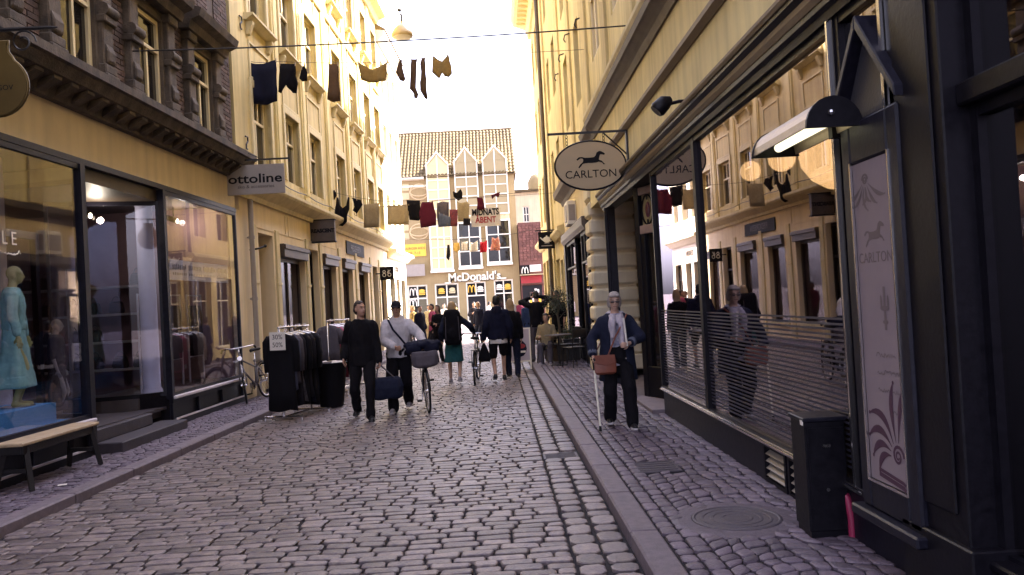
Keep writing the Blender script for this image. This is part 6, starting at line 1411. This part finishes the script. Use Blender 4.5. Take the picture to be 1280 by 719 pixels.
m_sole = mat('white sole', (.55,.5,.5,1), None, 10, .7); m_shoe = mat('black shoe', (.014,.012,.014,1), None, 10, .5); m_strainer = mat('grey trainer', (.32,.29,.32,1), None, 10, .7)
ZR = .028
# 1 the older woman with the stick
P, J, M, hd = person('older woman with grey hair and glasses in a dark denim jacket walking with a stick', 1.42, 9.62, .105, PI-.05, 1.62,
    ['face', ('trousers', c_black, .030), ('shirt', fabric('striped blouse', (.46,.43,.50), (.16,.16,.24)), -.10, .012, 0), ('shoes', m_shoe, m_sole), ('hair', m_greyhair, 'bob'), 'glasses'],
    wR=(.30,.17,.86), wL=(-.13,.26,1.0), fL=(-.02,.2), fR=(.02,-.12,.03), width=1.08, pitch=-.16, vox=.0095, curl=(1.1,1.2), hintR=(.8,-.6,-.3), hintL=(-1,-.3,-.6), skin=m_skin2)
# open jacket: two fronts, back and sleeves as one piece
s_ = 1.62/1.75
def jacket_open(mb):
    V = Vector; n = 20; hipz = .90*s_-.0036; rows = ((-.30, .235, .18), (-.08, .22, .168), (.06, .212, .16), (.17, .20, .152), (.36, .215, .16), (.455, .205, .15), (.525, .16, .12), (.575, .10, .09))
    gap = [.62, .56, .50, .46, .42, .42, .50, .65]
    rings = []
    for (dz, rx, ry), g in zip(rows, gap):
        pts = [V((rx*1.08*s_*math.sin(t), -ry*s_*math.cos(t), hipz+dz*s_)) for t in [-(PI-g)+2*(PI-g)*i/n for i in range(n+1)]]
        inn = [V((p.x*.86, p.y*.86, p.z)) for p in pts]; rings.append(pts+inn[::-1])
    mb.loft(rings)
    for k in 'LR':
        j = J[k]; mb.cap(j['s']+Vector((0,0,-.01)), j['e'], .074*s_, .070*s_); mb.cap(j['e'], j['e'].lerp(j['w'], .80), .070*s_, .058*s_)
mb = MB(M); jacket_open(mb); fused(mb, 'denim_jacket', .0105, c_denim, P, 2, .010, 9, 5)
for k in 'LR':
    j = J[k]; a, b = j['e'].lerp(j['w'], .72), j['e'].lerp(j['w'], .90); mb = MB(M); mb.tube([a, b], [.064*s_, .062*s_], 12); mb.build('cuff', fabric('denim lining', (.10,.11,.15)), P, smooth=True)
for z in (1.12, .98, .86, 1.24): mb = MB(M); mb.ball((-.085, .17, z*s_+.02), .009, 6); mb.build('button', m_chrome, P)
mb = MB(M)
for t in range(14): an = 2*PI*t/14; mb.ball(hd+Vector((.082*math.cos(an), .075*math.sin(an)-.02, -.165-.025*math.sin(an))), (.042,.042,.034), 8)
mb.tube([hd+Vector((-.05,.07,-.17)), Vector((-.06,.17,1.22)), Vector((-.055,.185,.98))], [.04,.045,.04], 10); mb.tube([hd+Vector((.04,.07,-.17)), Vector((.05,.17,1.24)), Vector((.06,.19,1.06))], [.04,.045,.035], 10); fused(mb, 'scarf', .011, fabric('pale scarf', (.52,.47,.50), (.34,.30,.36)), P, 2, .012, 14, 3)
# her bag and stick
hw = M @ J['R']['w']
bg_ = thing('shoulder_bag', 'reddish brown leather shoulder bag at the older woman hip', 'bag', M @ T((.17, .20, .76)) @ RZ(.1)); F_ = bg_.matrix_world
mb = MB(F_); mb.loft([[Vector((x_*w_, y_*t_, z_)) for x_, y_ in ((-1,-.8),(-.8,-1),(.8,-1),(1,-.8),(1,.8),(.8,1),(-.8,1),(-1,.8))] for w_, t_, z_ in ((.10,.03,-.115),(.125,.05,-.09),(.13,.045,.04),(.12,.03,.10),(.105,.02,.11))]); mb.build('bag_body', c_leather, bg_, smooth=True, auto=.7)
mb = MB(F_); mb.prism([(-.115,.115),(.115,.115),(.12,.02),(.0,-.01),(-.12,.02)], .044, .054); mb.build('flap', c_leather, bg_, bevel=.004)
mb = MB(M); mb.tube([(.13,.23,.86),(.03,.235,1.08),(-.07,.185,1.24),(-.135,.07,1.335),(-.145,-.04,1.335),(-.1,-.17,1.2),(.18,-.15,1.0),(.28,.05,.86)], .010, 6); mb.build('strap', c_leather, bg_)
sk = thing('walking_stick', 'thin silver walking stick held in the right hand of the older woman', 'walking stick', T((hw.x-.06, hw.y-.22, .105)))
top = hw+Vector((0,-.02,-.05)); foot = Vector((1.13, 9.30, .108)); mb = MB(); mb.tube([foot+Vector((0,0,.05)), foot.lerp(top, .62)], [.012,.012], 8); mb.build('shaft', m_wframe, sk); mb = MB(); mb.tube([foot.lerp(top, .62), top], [.0125,.0125], 8); mb.build('upper_shaft', m_wframe, sk)
mb = MB(); mb.tube([foot, foot+Vector((0,0,.06))], [.017,.014], 8); mb.build('rubber_tip', m_rubber, sk); mb = MB(); mb.tube([top+Vector((.01,-.07,.01)), top+Vector((0,.0,.025)), top+Vector((-.01,.06,.01))], .016, 8); mb.tube([foot.lerp(top, .86), top], .017, 8); mb.build('handle', m_rubber, sk, smooth=True)
hL = M @ J['L']['w']; st = thing('folded_paper', 'rolled white paper held upright in the left hand of the older woman', 'paper', T(hL)); mb = MB(); mb.tube([hL+Vector((-.04,-.05,-.03)), hL+Vector((-.065,-.06,.30))], .012, 8); mb.build('roll', m_paper, st)

# 2 man in black with a bag
P, J, M, hd = person('man in black sweater and black trousers looking to the side, walking towards us', -2.06, 12.15, ZR, PI+.08, 1.80,
    ['face', ('trousers', c_black, .020), ('jacket', c_black, -.10, .028), ('shoes', m_shoe, m_shoe), ('hair', m_brownhair, 'short')],
    wL=(-.25,.10,.86), wR=(.27,.06,.93), fL=(-.0,.24), fR=(.03,-.2,.05), width=1.06, yawh=.75, vox=.0105, curl=(1.3,.5))
hl = M @ (J['L']['w']+Vector((0,0,-.08)))
bg_ = thing('carrier_bag', 'dark blue soft holdall carried by the man in black', 'bag', T((hl.x+.08, hl.y+.05, hl.z-.30)) @ RZ(.25)); F_ = bg_.matrix_world
mb = MB(F_); mb.loft([[Vector((x_*w_, y_*t_, z_)) for x_, y_ in ((-1,-.7),(-.75,-1),(.75,-1),(1,-.7),(1,.7),(.75,1),(-.75,1),(-1,.7))] for w_, t_, z_ in ((.20,.09,-.20),(.24,.12,-.17),(.25,.13,-.03),(.22,.09,.09),(.18,.03,.13))]); fused(mb, 'bag_body', .014, c_denim, bg_, 2, .014, 9, 3)
mb = MB(); hh = hl+Vector((0,0,.03)); c0 = F_.translation
for dy in (-.06, .06): mb.tube([F_ @ Vector((-.14,dy*.6,.10)), hh+Vector((-.02,dy*.2,-.02)), hh+Vector((.02,dy*.2,-.02)), F_ @ Vector((.14,dy*.6,.10))], .010, 6)
mb.build('handles', c_grey, bg_)
# 3 man in the pale hoodie with his bicycle
P, J, M, hd = person('man in a pale hoodie and cap pushing a bicycle towards us', -1.60, 12.85, ZR, PI+.02, 1.76,
    ['face', ('trousers', c_black, .034), ('hoodie', c_hood, -.04, .034), ('shoes', m_strainer, m_sole), ('hair', m_blackhair, 'short'), ('cap', c_char, c_grey)],
    wL=(-.42,.32,1.06), wR=(.04,.30,1.04), fL=(-.0,-.20,.05), fR=(.0,.2), width=1.05, vox=.0105, curl=(.8,.9), hintL=(-1,-.6,-.4), hintR=(1,-.5,-.5), pitch=-.08)
mb = MB(M); mb.tube([(.13,.10,1.46),(.05,.185,1.30),(-.06,.19,1.16),(-.17,.13,1.0),(-.2,-.02,.95),(-.1,-.17,1.1),(.08,-.15,1.4),(.13,.0,1.5)], .016, 6); mb.build('cross_strap', c_navy, P, smooth=True)
bk = bicycle(T((-1.20, 12.98, ZR-.01)) @ RZ(math.radians(-84)) @ Matrix.Rotation(math.radians(2), 4, 'X'), 'black bicycle pushed by the man in the pale hoodie', m_bframe, steer=.10, basket=False)
bc = bk.matrix_world; fb = thing('handlebar_bag', 'grey blue bag hanging before the handlebar of the pushed bicycle', 'bag', bc @ T((.62, .02, .86))); F_ = fb.matrix_world
mb = MB(F_); mb.loft([[Vector((x_*t_, y_*w_, z_)) for x_, y_ in ((-1,-.7),(-.7,-1),(.7,-1),(1,-.7),(1,.7),(.7,1),(-.7,1),(-1,.7))] for w_, t_, z_ in ((.12,.10,-.15),(.19,.14,-.11),(.21,.14,.03),(.19,.12,.10))]); fused(mb, 'bag_body', .014, c_grey, fb, 2, .012, 9, 8)
jk = thing('folded_jacket', 'dark jacket laid over the handlebar of the pushed bicycle', 'jacket', bc @ T((.46, 0, 1.03))); F_ = jk.matrix_world
mb = MB(F_); mb.ball((.05,.0,.03), (.16,.30,.07), 14); mb.ball((.14,-.14,-.02), (.08,.14,.09), 10); mb.ball((.14,.14,-.03), (.08,.13,.10), 10); fused(mb, 'jacket_cloth', .014, c_navy, jk, 2, .022, 10, 11)
# 4 woman with the backpack and bicycle, walking away
P, J, M, hd = person('woman with a black backpack and teal skirt walking away with a bicycle', -.93, 16.7, ZR, .03, 1.72,
    [('skirt', c_teal, .46), ('jacket', c_denim, .02, .022), ('shoes', m_strainer, m_sole), ('hair', m_blond, 'bob')],
    wR=(.44,.26,1.03), wL=(-.25,.10,.92), fL=(0,.2), fR=(0,-.22,.06), vox=.012, hintR=(1,-.3,-.6), skin=m_skin2)
bp_ = thing('backpack', 'large tall black hiking backpack on the back of the woman', 'backpack', M @ T((0,-.22,1.12)) ); F_ = bp_.matrix_world
mb = MB(F_); mb.loft([[Vector((x_*w_, y_*t_-.03, z_)) for x_, y_ in ((-1,-.7),(-.7,-1),(.7,-1),(1,-.7),(1,.7),(.7,1),(-.7,1),(-1,.7))] for w_, t_, z_ in ((.13,.10,-.30),(.17,.14,-.24),(.185,.15,0),(.175,.14,.24),(.165,.12,.36),(.13,.08,.42))]); mb.ball((0,-.15,-.08), (.12,.07,.14), 12); fused(mb, 'pack_body', .014, c_black, bp_, 2, .01, 9, 2)
for sd in (-1, 1):
    mb = MB(F_); mb.tube([(sd*.10,.08,.30),(sd*.13,.16,.33),(sd*.14,.31,.16),(sd*.15,.28,-.1),(sd*.14,.1,-.2)], .022, 6); mb.build('shoulder_strap', c_char, bp_)
    mb = MB(F_); mb.tube([(sd*.13,-.19,.28),(sd*.14,-.20,-.2)], .008, 5); mb.build('side_strap', c_grey, bp_)
bicycle(T((-.50, 16.75, ZR-.01)) @ RZ(math.radians(88)) @ Matrix.Rotation(math.radians(2), 4, 'X'), 'dark bicycle pushed away by the woman with the backpack', m_bframe, steer=-.06)
# 5 man in navy hooded top and shorts, 6 fair woman beside him
P, J, M, hd = person('man in a navy hooded sweater and black shorts walking away from us', .0, 16.75, ZR, .05, 1.80, [('shorts', c_black), ('shirt', c_white, -.12, .012, 0), ('hoodie', c_navy, -.03, .034), ('shoes', m_shoe, m_shoe), ('hair', m_blackhair, 'short')], wL=(-.30,.02,.90), wR=(.28,.08,.9), fL=(.0,-.22,.06), fR=(-.0,.2), width=1.08, vox=.0115)
mb = MB(M); mb.ball(Vector(hd)-Vector((0,.06,.17)), (.13,.075,.075), 12); fused(mb, 'hood', .013, c_hood, P, 2, .008, 14, 4)
hb_ = M @ (J['L']['w']+Vector((0,0,-.09))); fb = thing('cloth_bag', 'small black cloth bag in the hand of the man in shorts', 'bag', T((hb_.x, hb_.y, hb_.z-.2))); F_ = fb.matrix_world
mb = MB(F_); mb.loft([[Vector((x_*w_, y_*t_, z_)) for x_, y_ in ((-1,-1),(1,-1),(1,1),(-1,1))] for w_, t_, z_ in ((.10,.06,-.2),(.13,.08,-.15),(.08,.05,.05),(.02,.02,.2))]); fused(mb, 'bag_body', .014, c_black, fb, 2, .01, 9, 2)
person('woman with long fair hair and black clothes walking away beside the man in shorts', .30, 17.55, ZR, .0, 1.70, [('trousers', c_denim, .022), ('jacket', c_black, -.05, .026), ('shoes', m_shoe, m_shoe), ('hair', m_blond, 'long')], fL=(0,.1), fR=(0,-.1), vox=.0125, skin=m_skin2)
# 7 man photographing
P, J, M, hd = person('man in a black sweater and grey trousers with both arms raised taking a picture', 1.02, 20.3, .105, .15, 1.80, [('trousers', c_grey, .018), ('jacket', c_black, -.05, .024), ('shoes', m_shoe, m_shoe), ('hair', m_blackhair, 'short')], wL=(-.13,.22,1.62), wR=(.14,.20,1.64), hintR=(1,-.1,.1), hintL=(-1,.1,-.2), fL=(-.06,0), fR=(.1,-.04), vox=.0125, curl=(.8,.8))
hc = M @ Vector((0,.30,1.70)); cm_ = thing('camera', 'small dark camera held up by the man in grey trousers', 'camera', T(hc)); mb = MB(T(hc)); mb.box(-.07,.07,-.03,.03,-.045,.045); mb.build('camera_body', m_black, cm_, bevel=.006); mb = MB(T(hc)); mb.tube([(0,.03,0),(0,.09,0)], .03, 10); mb.build('lens', m_black, cm_)
# 8 seated at the cafe
person('woman in pale clothes seated at the cafe table on the right pavement', 1.2, 19.68, .1, PI-.2, 1.66, [('trousers', c_grey, .02), ('jacket', c_beige, -.06, .022), ('shoes', m_strainer, m_sole), ('hair', m_brownhair, 'bob')], sit=True, fL=(-.02,.42), fR=(.02,.40), wL=(-.16,.26,.66), wR=(.16,.26,.66), vox=.0135, skin=m_skin2)
person('man in black standing behind the cafe chairs by the olive tree', 1.62, 21.2, .105, PI*.8, 1.78, [('trousers', c_black, .02), ('shirt', c_black, -.08, .022, .5), ('shoes', m_shoe, m_shoe), ('hair', m_blackhair, 'short')], wR=(.2,.25,1.05), fL=(-.03,0), fR=(.03,0), vox=.0135)
# crowd in the square
def crowd(px, Y, head, Hh, cl, lab, **k):
    p = atY(px, 400, Y); return person(lab, p.x, Y, k.pop('z', 0.0), head, Hh, cl, vox=.018, **k)
crowd(548, 22.8, 2.6, 1.66, [('trousers', c_black, .015), ('jacket', c_black, -.1, .03), ('shoes', m_strainer, m_sole), ('hair', m_blackhair, 'long')], 'woman with long black hair and white shoes standing behind the man in the hoodie', wR=(.12,.2,1.15), wL=(-.1,.2,1.1), fL=(-.03,.05), z=ZR)
crowd(517, 33, 1.2, 1.72, [('trousers', c_char, .02), ('shirt', c_tan, -.1, .03), ('shoes', m_shoe, m_sole), ('hair', m_blond, 'bob')], 'fair woman in a tan top leftmost in the far crowd')
crowd(525, 30, -2.4, 1.70, [('trousers', c_denim, .02), ('jacket', c_navy, -.1, .03), ('shoes', m_shoe, m_sole), ('hair', m_blackhair, 'short')], 'man in a dark blue jacket in the far crowd behind the hoodie man')
crowd(537, 36, 2.9, 1.72, [('trousers', c_beige, .02), ('jacket', c_beige, -.1, .03), ('shoes', m_shoe, m_sole), ('hair', m_brownhair, 'bob')], 'woman dressed all in beige in the far crowd')
crowd(541, 28, 2.0, 1.74, [('trousers', c_char, .02), ('shirt', c_pink, -.1, .03, .5), ('shoes', m_shoe, m_sole), ('hair', m_brownhair, 'short')], 'person in a pink shirt left of the black haired woman')
crowd(556, 40, 3.0, 1.74, [('trousers', c_denim, .02), ('jacket', c_white, -.1, .03), ('shoes', m_shoe, m_sole), ('hair', m_blackhair, 'short')], 'person in a white jacket near the restaurant window')
crowd(593, 38, -2.8, 1.74, [('trousers', c_black, .02), ('jacket', c_char, -.1, .03), ('shoes', m_shoe, m_sole), ('hair', m_brownhair, 'short')], 'person in charcoal standing before the restaurant door', wR=(.2,.3,1.2))
crowd(599, 33, 2.6, 1.72, [('trousers', c_denim, .02), ('jacket', c_navy, -.1, .03), ('shoes', m_shoe, m_sole), ('hair', m_blond, 'bob')], 'fair person in navy left of the man in shorts')
crowd(660, 27, .5, 1.72, [('trousers', c_denim, .02), ('jacket', fabric('blue coat', (.03,.05,.12)), -.15, .03), ('shoes', m_shoe, m_sole), ('hair', m_brownhair, 'bob')], 'person in a blue coat left of the man taking a picture')
crowd(651, 45, .2, 1.72, [('trousers', c_char, .02), ('jacket', c_wine, -.1, .03), ('shoes', m_shoe, m_sole), ('hair', m_blackhair, 'short')], 'person in wine red far away near the red shop front')
crowd(570, 52, 1.7, 1.74, [('trousers', c_char, .02), ('jacket', c_tan, -.1, .03), ('shoes', m_shoe, m_sole), ('hair', m_brownhair, 'short')], 'person in tan walking far off before the restaurant windows')
crowd(612, 50, -1.3, 1.74, [('trousers', c_denim, .02), ('jacket', c_white, -.1, .03), ('shoes', m_shoe, m_sole), ('hair', m_blackhair, 'bob')], 'person in white far off right of the restaurant door')
# mannequins in the left window
def mannequin(lab, u, v, z0, Hh, cl, sk, hd_=0, **k):
    p = FL @ Vector((u, v, z0)); return person(lab, p.x, p.y, p.z, hd_, Hh, cl, skin=sk, vox=.013, name='mannequin', **k)
m_mann = mat('straw coloured mannequin', (.62,.58,.22,1), (.55,.5,.19,1), 4, .5); m_mann2 = mat('white mannequin', (.6,.55,.52,1), None, 4, .5)
u, z = hit(FL, 19, 400, .38)
P, J, M, hd = mannequin('straw headed mannequin in a teal dress in the left display window', u, .40, .80, 1.58, [('skirt', fabric('mint dress', (.42,.76,.63)), .24, 1.45), ('shirt', fabric('mint bodice', (.42,.76,.63)), .05, .016, .9)], m_mann, -1.2, wL=(-.27,.08,.78), wR=(.27,.08,.78))
mb = MB(M); mb.lathe([(.0,-.0),(.18,0),(.18,.012),(0,.02)], n=20); mb.tube([(0,0,.01),(0,0,.5)], .012, 8); mb.build('stand', m_chrome, P)
u, z = hit(FL, 66, 450, 1.25)
P, J, M, hd = mannequin('pale mannequin in a grey dress behind the teal dress in the left window', u, 1.2, .40, 1.38, [('skirt', c_grey, .14), ('shirt', c_grey, .05, .016, .5)], m_mann2, -1.3)
mb = MB(M); mb.lathe([(.0,-.0),(.16,0),(.16,.012),(0,.02)], n=20); mb.build('stand', m_chrome, P)
bpy.data.scenes.remove(SIDE)
bpy.data.batch_remove([WORK, TYPE]+TRASH)
